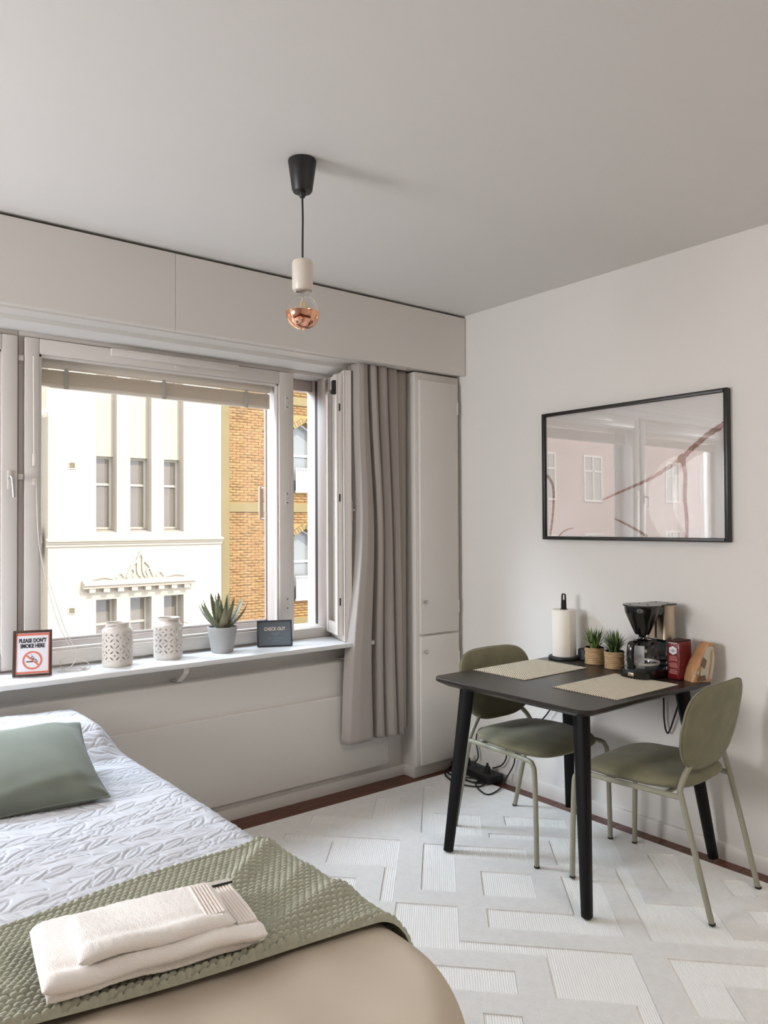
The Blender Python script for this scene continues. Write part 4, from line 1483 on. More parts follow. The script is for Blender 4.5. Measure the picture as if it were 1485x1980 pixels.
mat('straw', (196, 164, 122), 0.9, vary=.35, vscale=40, stretch=(1, 1, 6), bump=(240, .5, .004))
mat('dark_pot', (58, 48, 40), 0.8)
mat('grass_dark', (52, 80, 46), 0.6, vary=.4, vscale=30)
mat('grass_light', (136, 156, 74), 0.6, vary=.3, vscale=30)
straw_pot((-.112, -1.140, ZT), 3, 'grass plant in a straw pot, the one nearer the paper towel roll')
straw_pot((-.138, -1.268, ZT), 8, 'grass plant in a straw pot, the one touching the coffee maker carafe')

def coffee_maker():
    mat('brushed_steel', (196, 182, 160), 0.32, 1.0, bump=(300, .05, .001), stretch=(1, 1, .05))
    mat('gloss_black', (10, 10, 10), 0.12, coat=0.4)
    mat('lid_grey', (46, 44, 42), 0.22)
    pane_mat('carafe_glass')
    mat('logo_silver', (150, 150, 148), 0.4)
    c = empty('coffee_maker', (-.165, -1.460, ZT), math.radians(-6), 'black filter coffee maker with glass carafe and steel tank on the table', 'coffee maker')
    # local: +x is the back (wall side)
    CX = -.040
    G = MATS['gloss_black']
    bm = bmesh.new()
    o = rrect(-.122, .125, -.078, .078, .045, 8)
    prism(bm, o, .001, .036, 'z')
    bmesh.ops.bevel(bm, geom=[e for e in bm.edges if abs(e.verts[0].co.z - e.verts[1].co.z) < 1e-5], offset=.005, segments=2, affect='EDGES')
    base = obj('base', bm, G, c)
    obj('switch', B(-.124, -.118, -.020, .010, .010, .026, bev=.002), MATS['brushed_steel'], base)
    obj('hot_plate', lathe(bmesh.new(), [(0, .036), (.064, .036), (.064, .040), (.060, .041), (0, .041)], 40, c=(CX, 0, 0)), MATS['matte_black'], c)
    # rear column and top arm
    bm = bmesh.new()
    prism(bm, rrect(.045, .122, -.070, .070, .02, 5), .036, .155, 'z')
    obj('column', bm, G, c)
    bm = bmesh.new()
    prism(bm, rrect(.048, .120, -.060, .060, .028, 8), .155, .302, 'z')
    obj('water_tank', bm, MATS['brushed_steel'], c)
    obj('tank_seam', B(.046, .048, -.004, .004, .158, .30), MATS['matte_black'], c)
    obj('arm', B(-.03, .052, -.045, .045, .262, .300, bev=.006), G, c)
    # filter cone
    cone = obj('filter_cone', lathe(bmesh.new(), [(0, .168), (.014, .168), (.016, .178), (.030, .182), (.033, .188), (.068, .268), (.072, .278), (.074, .304), (0, .304)], 48, c=(CX, 0, 0)), G, c)
    # oval badge on the cone rim
    bm = bmesh.new()
    a0 = math.radians(212)
    r = .0748
    cc = Vector((CX + r * math.cos(a0), r * math.sin(a0), .288))
    tx = Vector((-math.sin(a0), math.cos(a0), 0)); nn = Vector((math.cos(a0), math.sin(a0), 0))
    n = 20
    for k in range(n):
        q = []
        for kk, s_ in ((k, 1), (k + 1, 1), (k + 1, .82), (k, .82)):
            a = 2 * PI * kk / n
            q.append(cc + tx * .0115 * s_ * math.cos(a) + Vector((0, 0, .0085 * s_ * math.sin(a))) + nn * .001)
        bm.faces.new([bm.verts.new(p) for p in q])
    P = smooth_path([cc + nn * .0011 + tx * a + Vector((0, 0, b)) for a, b in ((-.007, -.003), (-.005, .004), (-.003, -.001), (-.001, .003), (.001, -.002), (.003, .002), (.004, -.002), (.007, .001))], 4)
    for a, b in zip(P[:-1], P[1:]):
        d = (b - a).normalized(); w = nn.cross(d) * .0005
        bm.faces.new([bm.verts.new(p) for p in (a + w, a - w, b - w, b + w)])
    obj('badge', bm, MATS['logo_silver'], cone, smooth=False)
    # lid: round over the cone, narrowing to the tank
    bm = bmesh.new()
    ol = [(CX + .080 * math.cos(math.radians(a)), .080 * math.sin(math.radians(a))) for a in range(50, 311, 10)]
    ol = ol + [(.050, -.056), (.100, -.064), (.118, -.056), (.124, -.03), (.124, .03), (.118, .056), (.100, .064), (.050, .056)]
    prism(bm, ol, .303, .309, 'z')
    lid = obj('lid', bm, MATS['lid_grey'], c, smooth=False)
    bm = bmesh.new()
    for px, py in ((-.08, .03), (-.05, -.04), (-.01, .04), (-.02, -.01), (.09, -.03), (.09, .03)):
        lathe(bm, [(.003, .309), (.003, .3105), (0, .311)], 8, c=(px, py, 0))
    obj('lid_stud', bm, MATS['black_plastic'], lid)
    # carafe
    ca = empty('carafe', (CX, 0, .041)); ca.parent = c
    obj('glass_body', lathe(bmesh.new(), [(0, .001), (.056, .001), (.066, .006), (.0705, .022), (.069, .042), (.059, .078), (.048, .097), (.043, .104)], 48, cap=False), MATS['carafe_glass'], ca)
    mat('water_line', (168, 164, 156), 0.3)
    obj('measure_band', lathe(bmesh.new(), [(.0700, .016), (.0712, .020), (.0708, .026)], 48, cap=False), MATS['water_line'], ca)
    obj('rim_band', lathe(bmesh.new(), [(.0445, .096), (.0475, .098), (.046, .110), (.044, .112), (.0425, .104)], 48, cap=False), G, ca)
    obj('carafe_lid', lathe(bmesh.new(), [(.044, .112), (.038, .118), (.018, .122), (.016, .127), (0, .127)], 40), G, ca)
    bm = bmesh.new()
    ha = math.radians(188)
    d = Vector((math.cos(ha), math.sin(ha), 0)); sd = Vector((-math.sin(ha), math.cos(ha), 0))
    path = [d * .042 + Vector((0, 0, .108)), d * .074 + Vector((0, 0, .112)), d * .090 + Vector((0, 0, .098)), d * .094 + Vector((0, 0, .06)), d * .090 + Vector((0, 0, .020)), d * .078 + Vector((0, 0, .010))]
    P = smooth_path(path, 6)
    prev = None
    for i, q in enumerate(P):
        t = (P[min(i + 1, len(P) - 1)] - P[max(0, i - 1)]).normalized()
        up = sd.cross(t)
        w, hgt = .015, .008
        ring = [bm.verts.new(q + sd * a * w + up * b * hgt) for a, b in ((1, -.5), (1, .5), (.6, 1), (-.6, 1), (-1, .5), (-1, -.5), (-.6, -1), (.6, -1))]
        if prev:
            for k in range(8):
                bm.faces.new((prev[k], prev[(k + 1) % 8], ring[(k + 1) % 8], ring[k]))
        else:
            bm.faces.new(ring[::-1])
        prev = ring
    bm.faces.new(prev)
    obj('handle', bm, G, ca)
    bm = bmesh.new()
    tube(bm, [Vector((.085, .05, .02)) , Vector((.13, .06, .015)), Vector((.150, .04, .0))], .003, seg=6)
    return c
coffee_maker()

def red_pack():
    mat('pack_red', (112, 22, 28), 0.28, vary=.2, vscale=12, bump=(40, .25, .006))
    mat('pack_dark', (58, 22, 22), 0.3, bump=(40, .25, .006))
    mat('foil', (216, 206, 200), 0.25, 0.7)
    mat('pack_print', (198, 130, 118), 0.6)
    p = empty('red_coffee_pack', (-.118, -1.577, ZT), math.radians(-3), 'dark red brick of coffee with a white hexagon badge next to the coffee maker', 'packet')
    bm = B(-.044, .044, -.030, .030, 0, .158, bev=.006, seg=2)
    bmesh.ops.subdivide_edges(bm, edges=[e for e in bm.edges if e.calc_length() > .03], cuts=3, use_grid_fill=True)
    rng = random.Random(2)
    for v in bm.verts:
        v.co.x += rng.uniform(-.0012, .0012); v.co.y += rng.uniform(-.0010, .0010)
    obj('pack', bm, MATS['pack_red'], p)
    # the printed front faces -x
    X = -.0462
    bm = bmesh.new()
    hexa = [(0, .0185), (.018, .0095), (.018, -.0095), (0, -.0185), (-.018, -.0095), (-.018, .0095)]
    bm.faces.new([bm.verts.new((X - .0004, a, .122 + b)) for a, b in hexa])
    bd = obj('hexagon_badge', bm, MATS['paper_white'], p, smooth=False)
    bm = bmesh.new()
    for z, w in ((.1265, .010), (.121, .021), (.1185, .021), (.114, .012)):
        bm.faces.new([bm.verts.new((X - .0007, a, b)) for a, b in ((-w / 2, z), (w / 2, z), (w / 2, z + .0017), (-w / 2, z + .0017))])
    obj('badge_print', bm, MATS['print_black'], bd, smooth=False)
    bm = bmesh.new()
    for k in range(15):
        z = .096 - .0055 * k
        w = .042 if k % 5 else .034
        if k % 5 == 4: continue
        bm.faces.new([bm.verts.new((X - .0004, a, b)) for a, b in ((-w / 2, z), (w / 2 - .003 * (k % 3), z), (w / 2 - .003 * (k % 3), z + .0022), (-w / 2, z + .0022))])
    obj('printed_text', bm, MATS['pack_print'], p, smooth=False)
    bm = bmesh.new()
    zz = [(-.022, .1555), (-.016, .148), (-.011, .153), (-.006, .146), (.0, .152), (.006, .147), (.012, .153), (.020, .149), (.022, .1555)]
    bm.faces.new([bm.verts.new((X - .0005, a, b)) for a, b in zz])
    obj('foil_tear', bm, MATS['foil'], p, smooth=False)
    bm = bmesh.new()
    prism(bm, [(-.043, .158), (-.040, .163), (-.010, .162), (.010, .166), (.040, .164), (.046, .157)], -.026, .026, 'y')
    obj('folded_top', bm, MATS['pack_dark'], p, smooth=False)
red_pack()

def kraft_bag():
    mat('kraft', (186, 140, 98), 0.35, vary=.22, vscale=14, bump=(60, .5, .008))
    mat('label_grey', (184, 176, 160), 0.5)
    mat('label_brown', (108, 86, 66), 0.5)
    b = empty('kraft_coffee_bag', (-.105, -1.649, ZT), math.radians(-24), 'brown kraft bag with grey label leaning on the red coffee pack', 'bag')
    # local: broad kraft side panel faces -x, printed face -y; leaning to the left (+y is away)
    nz, n = 18, 28
    V = []
    for i in range(nz):
        f = i / (nz - 1)
        hw = .037 * (1 - .10 * f)                   # along y: gusset side
        hd = .040 * (1 - f) ** .8 * .9 + .012        # along x at the top it closes
        lean = .040 * f ** 1.4
        for k in range(n):
            t = 2 * PI * k / n
            ct, st = math.cos(t), math.sin(t)
            ex = math.copysign(abs(ct) ** .35, ct); ey = math.copysign(abs(st) ** .35, st)
            bulge = 1 + .10 * math.sin(PI * min(1, f * 1.25)) 
            wob = .0012 * math.sin(9 * t + 13 * f) + .0010 * math.sin(31 * f + 4 * t)
            V.append((ex * (hd * bulge + wob) + lean, ey * (hw * bulge + wob), .152 * f - .006 * f * ey))
    V = np.array(V)
    F = [(i * n + k, i * n + (k + 1) % n, (i + 1) * n + (k + 1) % n, (i + 1) * n + k) for i in range(nz - 1) for k in range(n)]
    o = npobj('bag', V, F, MATS['kraft'], b)
    bm = bmesh.new()
    bm.faces.new([bm.verts.new((V[k][0], V[k][1], 0)) for k in range(n)])
    obj('bag_bottom', bm, MATS['kraft'], b, smooth=False)
    obj('folded_top', B(.040, .054, -.034, .034, .146, .158, bev=.003), MATS['kraft'], b)
    # printed face: label strips laid on the -y side
    def ypos(x, z):
        f = min(1, z / .152)
        hw = .037 * (1 - .10 * f) * (1 + .10 * math.sin(PI * min(1, f * 1.25)))
        return -hw - .0018 + .006 * f * 0
    def patch(name, poly, m, off=0.0):
        bm = bmesh.new()
        zs = [q[1] for q in poly]
        rows = []
        for k in range(13):
            z = min(zs) + (max(zs) - min(zs)) * (.001 + .998 * k / 12)
            xi = []
            for (xa, za), (xb, zb) in zip(poly, poly[1:] + poly[:1]):
                if (za - z) * (zb - z) < 0: xi.append(xa + (xb - xa) * (z - za) / (zb - za))
            if len(xi) >= 2: rows.append((min(xi), max(xi), z))
        pr = None
        for x0, x1, z in rows:
            r = (bm.verts.new((x0, ypos(x0, z) - off, z)), bm.verts.new((x1, ypos(x1, z) - off, z)))
            if pr: bm.faces.new((pr[0], pr[1], r[1], r[0]))
            pr = r
        obj(name, bm, MATS[m], b, smooth=False)
    patch('label', [(-.020, .012), (.040, .012), (.056, .10), (.052, .145), (.020, .145), (-.002, .10)], 'label_grey')
    patch('label_block', [(-.016, .070), (.004, .055), (.018, .088), (.002, .104)], 'label_brown', .0008)
    patch('label_block', [(-.030, .006), (.012, .006), (.008, .030), (-.026, .026)], 'label_brown', .0008)
    patch('label_stripe', [(.018, .012), (.026, .012), (.050, .13), (.040, .13)], 'kraft', .0008)
    bm = bmesh.new()
    P = [(-.028 + .0065 * math.cos(a), .040 + .0075 * math.sin(a)) for a in np.linspace(0, 2 * PI, 18)[:-1]]
    bm.faces.new([bm.verts.new((x, ypos(x, z) - .0012, z)) for x, z in P])
    obj('round_sticker', bm, MATS['label_grey'], b, smooth=False)
kraft_bag()

# ------------------------------------------------------------------ power strip and cables
CZ = .0215
ps = empty('power_strip', (-.075, -.32, .018), label='black power strip lying on the rug in the corner behind the table', cat='power strip')
bm = B(-.055, .055, -.17, .17, 0, .042, bev=.006)
Mr = Matrix.Rotation(math.radians(12), 4, 'Z')
Mr = Matrix.Rotation(math.radians(-8), 4, 'Z')
bm.transform(Mr)
obj('body', bm, MATS['rubber_black'], ps)
for k in range(3):
    bm = lathe(bmesh.new(), [(.020, .042), (.020, .043), (.017, .0435), (.016, .040)], 20, c=(0, -.10 + .09 * k, 0), cap=False)
    bm.transform(Mr)
    obj('socket', bm, MATS['matte_black'], ps)
for k in range(2):
    bm = lathe(bmesh.new(), [(0, .043), (.017, .043), (.016, .070), (.007, .080), (.006, .092), (0, .092)], 16, c=(0, -.10 + .18 * k, 0))
    bm.transform(Mr)
    obj('plug', bm, MATS['rubber_black'], ps)
def cable(label, pts, r=.004):
    o = obj('power_cable', T(pts, r, seg=8, n=8), MATS['rubber_black'], world=False)
    tag(o, label, 'cable')
cable('black cable looping over the rug from the corner up the wall under the table', [(-.13, -.43, CZ + .002), (-.175, -.415, CZ), (-.24, -.505, CZ), (-.255, -.585, CZ), (-.158, -.572, CZ + .004), (-.075, -.535, .045), (-.028, -.553, .12), (-.024, -.57, .20), (-.024, -.66, .30), (-.024, -.74, .39), (-.024, -.80, .46), (-.022, -.90, .62), (-.024, -1.0, .69), (-.022, -1.04, .7225)])
cable('black cable rising in an arch against the wall behind the far chair', [(-.05, -.28, .07), (-.024, -.285, .10), (-.022, -.268, .18), (-.022, -.280, .235), (-.022, -.320, .268), (-.022, -.400, .267), (-.022, -.47, .24), (-.024, -.50, .16), (-.03, -.47, .10), (-.05, -.42, .075)])
cable('coil of black cable lying in the corner beside the cabinet', [(-.05, -.16, CZ), (-.12, -.16, CZ + .01), (-.20, -.20, CZ), (-.25, -.30, CZ), (-.26, -.37, CZ), (-.22, -.46, CZ), (-.17, -.47, CZ + .004), (-.15, -.40, CZ + .012), (-.21, -.30, CZ + .010), (-.19, -.21, CZ + .010), (-.12, -.17, CZ + .02), (-.08, -.19, .05), (-.14, -.20, .055), (-.18, -.28, .030), (-.19, -.40, .024), (-.14, -.46, .03), (-.11, -.40, .06)], .0045)
cable('short loop of black cable hanging below the table edge near the near chair', [(-.030, -1.40, .715), (-.024, -1.438, .65), (-.024, -1.443, .54), (-.024, -1.452, .488), (-.024, -1.466, .484), (-.024, -1.495, .56), (-.024, -1.520, .64), (-.030, -1.54, .715)])

# ------------------------------------------------------------------ the street: white facade, brick house, pink house
mat('stucco_white', (151, 139, 122), 0.85, bump=(30, .2, .01))
mat('stucco_cream', (105, 89, 53), 0.85, bump=(30, .2, .01), vary=.12, vscale=1.5)
mat('stucco_pink', (130, 107, 97), 0.85, bump=(30, .2, .01))
mat('brick', (126, 92, 49), 0.85, vary=.22, vscale=1.2, bump=(60, .3, .01))
mat('brick_pale', (130, 97, 54), 0.85, vary=.15, vscale=1.5, bump=(60, .3, .01))
mat('brick_red', (123, 86, 46), 0.85, vary=.2, vscale=1.5, bump=(60, .3, .01))
mat('mortar', (132, 102, 59), 0.9)
mat('outside_frame', (156, 146, 130), 0.6)
mat('outside_glass', (111, 100, 87), 0.1, spec=0.5, rgb2=(98, 88, 78), vscale=1.3)
mat('blind_cloth', (131, 119, 104), 0.8)
mat('asphalt', (105, 95, 84), 0.9, bump=(60, .3, .01))
st = struct('street', B(-45, 20, 3.0, 16.3, -6.2, -6.0), 'asphalt')

YF = 16.0  # facade coordinates below come from image pixels, scaled about the camera to this depth
def OB(name, x0, x1, y0, y1, z0, z1, m, parent, bev=0.0):
    return obj(name, B(x0, x1, y0, y1, z0, z1, bev=bev), MATS[m], parent, smooth=False, world=True)

wh = empty('white_building', (4.2, 16.4, -6), label='white stucco house across the street with three tall window bays', cat='building')
GR = [(3.103, 3.617), (3.959, 4.516), (4.850, 5.394)]
XL, XR = 1.974, 6.491
ZB, ZTP = -6.0, 6.8
xs = [XL] + [v for g in GR for v in g] + [XR]
for i in range(0, len(xs), 2):
    OB('wall_pier', xs[i], xs[i + 1], YF, YF + .8, ZB, ZTP, 'stucco_white', wh)
for gi, (a, b) in enumerate(GR):
    # front infill below the upper sill, between the window rows
    OB('wall_infill', a, b, YF, YF + .8, -.43, 1.225, 'stucco_white', wh)
    OB('spandrel', a, b, YF + .27, YF + .8, 3.152, 4.76, 'stucco_white', wh)
    OB('spandrel', a, b, YF + .27, YF + .8, 6.4, ZTP, 'stucco_white', wh)
    # sloping sill block
    bm = bmesh.new()
    prism(bm, [(YF + .01, 1.225), (YF + .50, 1.225), (YF + .50, 1.31), (YF + .01, 1.235)], a, b, 'x')
    obj('window_sill', bm, MATS['stucco_white'], wh, smooth=False, world=True)
    for z0, z1, tz in ((1.31, 3.152, .62), (4.86, 6.40, .62), (-2.6, -.43, .70)):
        yo = YF + (.46 if z0 > 0 else .40)
        w = empty('window', ((a + b) / 2, yo, z0)); w.parent = wh
        w.location = (((a + b) / 2) - 4.2, yo - 16.4, z0 + 6)
        wl = w
        cx = (a + b) / 2
        fw = .055
        bm = bmesh.new()
        W_ = (b - a) / 2
        zh = z1 - z0
        for q in ((-W_, -W_ + fw, 0, zh), (W_ - fw, W_, 0, zh), (-W_ + fw, W_ - fw, zh - fw, zh), (-W_ + fw, W_ - fw, 0, fw), (-W_ + fw, W_ - fw, zh * tz - .03, zh * tz + .03)):
            box(bm, q[0], q[1], -.04, .03, q[2], q[3])
        obj('window_frame', bm, MATS['outside_frame'], w, smooth=False)
        obj('pane', B(-W_ + fw, W_ - fw, .0, .01, fw, zh * tz - .03), MATS['outside_glass'], w, smooth=False)
        obj('pane', B(-W_ + fw, W_ - fw, .0, .01, zh * tz + .03, zh - fw), MATS['outside_glass'], w, smooth=False)
        OB('window_back', a, b, yo + .03, yo + .20, z0, z1, 'outside_frame', wh)
    if gi < 3:
        bm = bmesh.new()
        for k in range(3):
            box(bm, a, b - .05, YF + .30 + .06 * k, YF + .60, 4.76 + .05 * k, 4.81 + .05 * k)
        obj('window_sill', bm, MATS['stucco_white'], wh, smooth=False, world=True)
# string course
bm = bmesh.new()
prism(bm, [(YF, .90), (YF - .05, .90), (YF - .05, .95), (YF - .09, .965), (YF - .09, 1.0), (YF - .15, 1.02), (YF - .16, 1.06), (YF, 1.10)], XL - .05, XR, 'x')
obj('string_course', bm, MATS['stucco_white'], wh, smooth=False, world=True)
# hood with dentils and ornament over the lower windows
DX0, DX1 = 2.75, 5.62
bm = bmesh.new()
prism(bm, [(YF, -.14), (YF - .20, -.14), (YF - .22, -.09), (YF - .26, -.06), (YF - .26, -.02), (YF, .06)], DX0, DX1, 'x')
obj('hood', bm, MATS['stucco_white'], wh, smooth=False, world=True)
me = None
for k in range(8):
    x = DX0 + .14 + k * (DX1 - DX0 - .42) / 7
    if me is None:
        dm = obj('dentil', B(0, .15, -.18, 0, -.10, 0, bev=.004), MATS['stucco_white'], wh, smooth=False)
        me = dm.data
    else:
        dm = link('dentil', me, wh)
    dm.location = (x - 4.2, YF - 16.4, -.14 + 6)
bm = bmesh.new()
def orn(pts, r): tube(bm, [(x, YF - .03, z) for x, z in pts], r, seg=6, n=6)
ox = 4.22
orn([(ox - .36, .08), (ox - .22, .38), (ox - .10, .50), (ox, .74)], .03)
orn([(ox + .34, .10), (ox + .22, .38), (ox + .10, .50), (ox, .74)], .03)
orn([(ox - .07, .60), (ox - .07, .22), (ox + .02, .10)], .035)
orn([(ox + .06, .62), (ox + .06, .26), (ox + .14, .08)], .03)
for s in (-1, 1):
    orn([(ox + s * .20, .10), (ox + s * .16, .24), (ox + s * .24, .30), (ox + s * .28, .20)], .022)
    orn([(ox + s * .42, .10), (ox + s * .50, .20), (ox + s * .58, .16), (ox + s * .62, .08)], .022)
    orn([(ox + s * .70, .07), (ox + s * .95, .12), (ox + s * 1.2, .07)], .02)
ob = obj('palmette_relief', bm, MATS['stucco_white'], wh, world=True)
# wall ventilators
for z in (2.87, -.655):
    v = empty('wall_vent', (2.52 - 4.2, YF - 16.4, z + 6)); v.parent = wh
    bm = bmesh.new()
    for q in ((-.085, -.065, -.085, .085), (.065, .085, -.085, .085), (-.065, .065, -.085, -.065), (-.065, .065, .065, .085)):
        box(bm, q[0], q[1], -.03, 0, q[2], q[3])
    obj('vent_frame', bm, MATS['outside_frame'], v, smooth=False)
    for k in range(4):
        obj('vent_slat', B(-.065, .065, -.022, -.004, -.058 + .032 * k, -.042 + .032 * k), MATS['stucco_cream'], v, smooth=False)
# set-back wing to the left with its bracket
OB('wing_wall', -9.0, XL + .02, YF + .45, YF + .8, ZB, ZTP, 'stucco_white', wh)
bm = bmesh.new()
lathe(bm, [(0, 0), (.14, .03), (.20, .22), (.23, .40), (.21, .58), (.14, .74), (.05, .84), (0, .85)], 20, c=(1.70, YF + .34, .62))
obj('wall_bracket', bm, MATS['stucco_white'], wh, world=True)
OB('parapet', -9.0, XR, YF - .15, YF + .9, ZTP, ZTP + .4, 'stucco_white', wh)

# brick house
BO = (8.6, 16.4, -6)
br = empty('brick_building', BO, label='yellow and orange brick house across the street with pointed-arch windows', cat='building')
YB = YF + .06
AX0, AX1 = 8.853, 9.633
ARCH = [(4.443, 4.214, 2.348), (1.288, 1.06, -.828), (7.6, 7.37, 5.5)]
# mortar backing around the window openings
def backing(x0, x1, z0, z1):
    OB('wall_backing', x0, x1, YB + .02, YB + .7, z0, z1, 'mortar', br)
backing(6.491, AX0, ZB, ZTP); backing(AX1, 14.0, ZB, ZTP)
zc = ZB
for apex, spring, bot in sorted(ARCH, key=lambda q: q[2]):
    backing(AX0, AX1, zc, bot)
    # arch head: wall above the pointed opening
    bm = bmesh.new()
    xm = (AX0 + AX1) / 2
    prism(bm, [(AX0, spring), (xm, apex), (AX1, spring), (AX1, apex + .02), (AX0, apex + .02)], YB + .02, YB + .7, 'y')
    obj('arch_wall', bm, MATS['mortar'], br, smooth=False, world=True)
    zc = apex + .02
backing(AX0, AX1, zc, ZTP)
OB('corner_pilaster', 6.495, 6.735, YF - .01, YB + .02, ZB, ZTP, 'stucco_cream', br, bev=.01)
for z in (-1.60, 1.768, 4.92):
    OB('stone_band', 6.735, 14.0, YF + .005, YB + .02, z, z + .247, 'stucco_cream', br, bev=.008)
# bricks: single courses, the nearest 300 as parts
BL, BH, JT = .235, .066, .0105
bmeshes = {}
def brick_me(w, m):
    k = (round(w, 3), m)
    if k not in bmeshes:
        b = B(0, w, -.015, .03, 0, BH)
        me = bpy.data.meshes.new('brick'); b.to_mesh(me); b.free(); me.materials.append(MATS[m]); bmeshes[k] = me
    return bmeshes[k]
rb = random.Random(11)
spots = []
def in_open(x0, x1, z0, z1):
    for apex, spring, bot in ARCH:
        if x1 > AX0 + .002 and x0 < AX1 - .002 and z1 > bot and z0 < spring: return True
        if x1 > AX0 and x0 < AX1 and z0 < apex + .16 and z1 > spring: return True
    return False
course = 0
z = -3.2
while z < 7.9:
    band = any(b_ - .005 < z + BH and z < b_ + .247 + .005 for b_ in (-1.60, 1.768, 4.92))
    if not band:
        x = 6.738
        first = BL if course % 2 == 0 else BL / 2
        while x < 12.2:
            w = first
            first = BL
            if not in_open(x, x + w, z, z + BH):
                spots.append((x, z, w - JT))
            else:
                # trim against the opening
                if x < AX0 and not in_open(x, AX0 - .01, z, z + BH) and AX0 - x > .05: spots.append((x, z, AX0 - .006 - x))
                if x + w > AX1 and not in_open(AX1 + .01, x + w, z, z + BH) and x + w - AX1 > .05: spots.append((AX1 + .006, z, x + w - AX1 - .006 - JT))
            x += w
    z += BH + JT
    course += 1
def seen(s):
    x, zz, w = s
    k = (YB + 3.369) ; u = (x + w / 2 + 3.13) / k
    v = (zz - 1.41) / k
    return (.50 < u < .575 and -.15 < v < .21) or (.615 < u < .672 and -.16 < v < .2)
vis = [s for s in spots if seen(s)]
rb.shuffle(vis)
vis.sort(key=lambda s: s[0] > 8.2)
single = vis[:300]
sset = set(single)
rest = [s for s in spots if s not in sset]
def bmat():
    return rb.choices(('brick', 'brick_pale', 'brick_red'), (6, 2, 1))[0]
for x, zz, w in single:
    o = link('brick', brick_me(w, bmat()), br)
    o.location = (x - BO[0], YB + .0 - BO[1] + rb.uniform(-.004, .004), zz - BO[2])
Vs, Fs, Ms = [], [], []
for x, zz, w in rest:
    b0 = len(Vs)
    dy = rb.uniform(-.004, .004)
    y0, y1 = YB - .015 + dy, YB + .03
    Vs += [(x, y0, zz), (x + w, y0, zz), (x + w, y0, zz + BH), (x, y0, zz + BH), (x, y1, zz), (x + w, y1, zz), (x + w, y1, zz + BH), (x, y1, zz + BH)]
    Fs += [tuple(b0 + k for k in q) for q in ((0, 1, 2, 3), (0, 4, 5, 1), (3, 2, 6, 7), (0, 3, 7, 4), (1, 5, 6, 2))]
    mi = rb.choices((0, 1, 2), (6, 2, 1))[0]
    Ms += [mi] * 5
o = npobj('brickwork', np.array(Vs) - np.array(BO), Fs, None, br, smooth=False)
for m in ('brick', 'brick_pale', 'brick_red'):
    o.data.materials.append(MATS[m])
o.data.polygons.foreach_set('material_index', Ms)
o['kind'] = 'stuff'
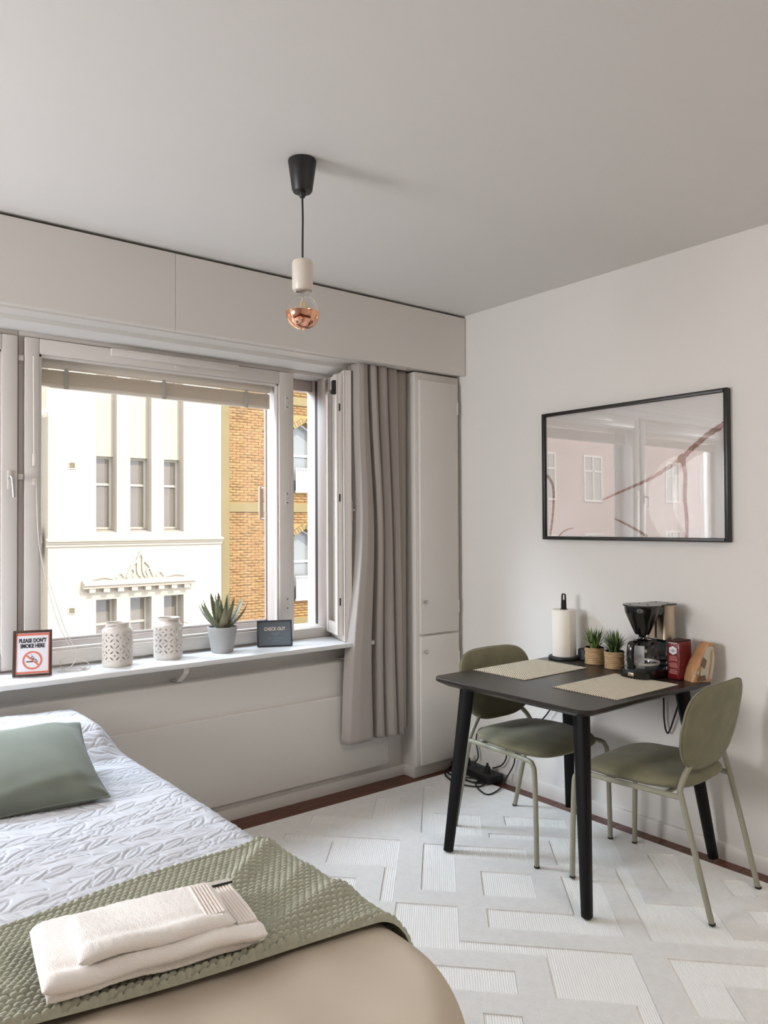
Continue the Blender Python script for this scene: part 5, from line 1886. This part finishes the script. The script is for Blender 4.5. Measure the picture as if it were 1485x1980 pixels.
# voussoirs, window joinery and balcony rails in the arched openings
mat('rail_white', (175, 175, 178), 0.5)
mat('pane_grey', (111, 110, 105), 0.15)
for apex, spring, bot in ARCH:
    xm = (AX0 + AX1) / 2
    for s in (-1, 1):
        L = math.hypot(xm - AX0, apex - spring)
        ang = math.atan2(apex - spring, xm - AX0)
        n = 5
        for k in range(n):
            M = Matrix.Translation((xm, 0, apex)) @ Matrix.Rotation(s * ang, 4, 'Y')
            a0 = -s * (L * (k + .06) / n); a1 = -s * (L * (k + .94) / n)
            bm = B(min(-a0, -a1), max(-a0, -a1), YB - .05, YB + .04, .0, .15, M=M)
            obj('voussoir', bm, MATS['brick_pale' if k % 2 else 'stucco_cream'], br, smooth=False, world=True)
    w = empty('window', (xm - BO[0], YB + .32 - BO[1], bot - BO[2])); w.parent = br
    hw = (AX1 - AX0) / 2
    hs, ha = spring - bot, apex - bot
    bm = bmesh.new()
    fw = .06
    box(bm, -hw, -hw + fw, -.05, .03, 0, hs); box(bm, hw - fw, hw, -.05, .03, 0, hs)
    box(bm, -hw + fw, hw - fw, -.05, .03, hs * .60 - .035, hs * .60 + .035)
    prism(bm, [(-hw, hs), (-hw + fw, hs), (0, ha - fw), (hw - fw, hs), (hw, hs), (0, ha)], -.05, .03, 'y')
    obj('window_frame', bm, MATS['rail_white'], w, smooth=False)
    obj('pane', B(-hw + fw, hw - fw, 0, .01, 0, hs * .60 - .035), MATS['pane_grey'], w, smooth=False)
    bm = bmesh.new()
    prism(bm, [(-hw + fw, hs * .60 + .035), (hw - fw, hs * .60 + .035), (hw - fw, hs), (0, ha - fw), (-hw + fw, hs)], 0, .01, 'y')
    obj('pane', bm, MATS['pane_grey'], w, smooth=False)
    OB('window_back', AX0, AX1, YB + .36, YB + .5, bot, apex, 'outside_frame', br)
    rl = empty('balcony_rail', (xm - BO[0], YB - .10 - BO[1], bot - BO[2])); rl.parent = br
    obj('top_rail', B(-hw, hw, -.03, .03, .68, .72), MATS['rail_white'], rl, smooth=False)
    obj('bottom_rail', B(-hw, hw, -.03, .03, .0, .06), MATS['rail_white'], rl, smooth=False)
    for k in range(9):
        x = -hw + .03 + (2 * hw - .06) * k / 8
        obj('baluster', B(x - .012, x + .012, -.012, .012, .06, .68), MATS['rail_white'], rl, smooth=False)
    obj('rail_cloth', B(-hw + .02, hw * .55, .015, .022, .05, .64), MATS['rail_white'], rl, smooth=False)
OB('parapet', 6.491, 14, YF - .1, YF + .8, ZTP, ZTP + .4, 'stucco_cream', br)

# pink house further left: out of direct view, seen mirrored in the picture glass
pk = empty('pink_building', (-20, 16.6, -6), label='plain pink house with small paned windows, mirrored in the picture glass', cat='building')
OB('wall', -42, -9.0, YF + .3, YF + .9, ZB, ZTP, 'stucco_pink', pk)
for r_ in range(3):
    for k in range(10):
        x = -38.5 + 3.0 * k
        zz = 2.3 + 3.2 * (r_ - 1)
        w = empty('window', (x + 20, YF + .3 - 16.6, zz + 6)); w.parent = pk
        bm = bmesh.new()
        for q in ((-.6, -.52, 0, 1.9), (.52, .6, 0, 1.9), (-.52, .52, 0, .08), (-.52, .52, 1.82, 1.9), (-.04, .04, .08, 1.82), (-.52, .52, 1.22, 1.30)):
            box(bm, q[0], q[1], -.06, 0, q[2], q[3])
        obj('window_frame', bm, MATS['outside_frame'], w, smooth=False)
        for px in (-.28, .28):
            obj('pane', B(px - .24, px + .24, -.02, -.01, .08, 1.22), MATS['outside_glass'], w, smooth=False)
            obj('pane', B(px - .24, px + .24, -.02, -.01, 1.30, 1.82), MATS['outside_glass'], w, smooth=False)
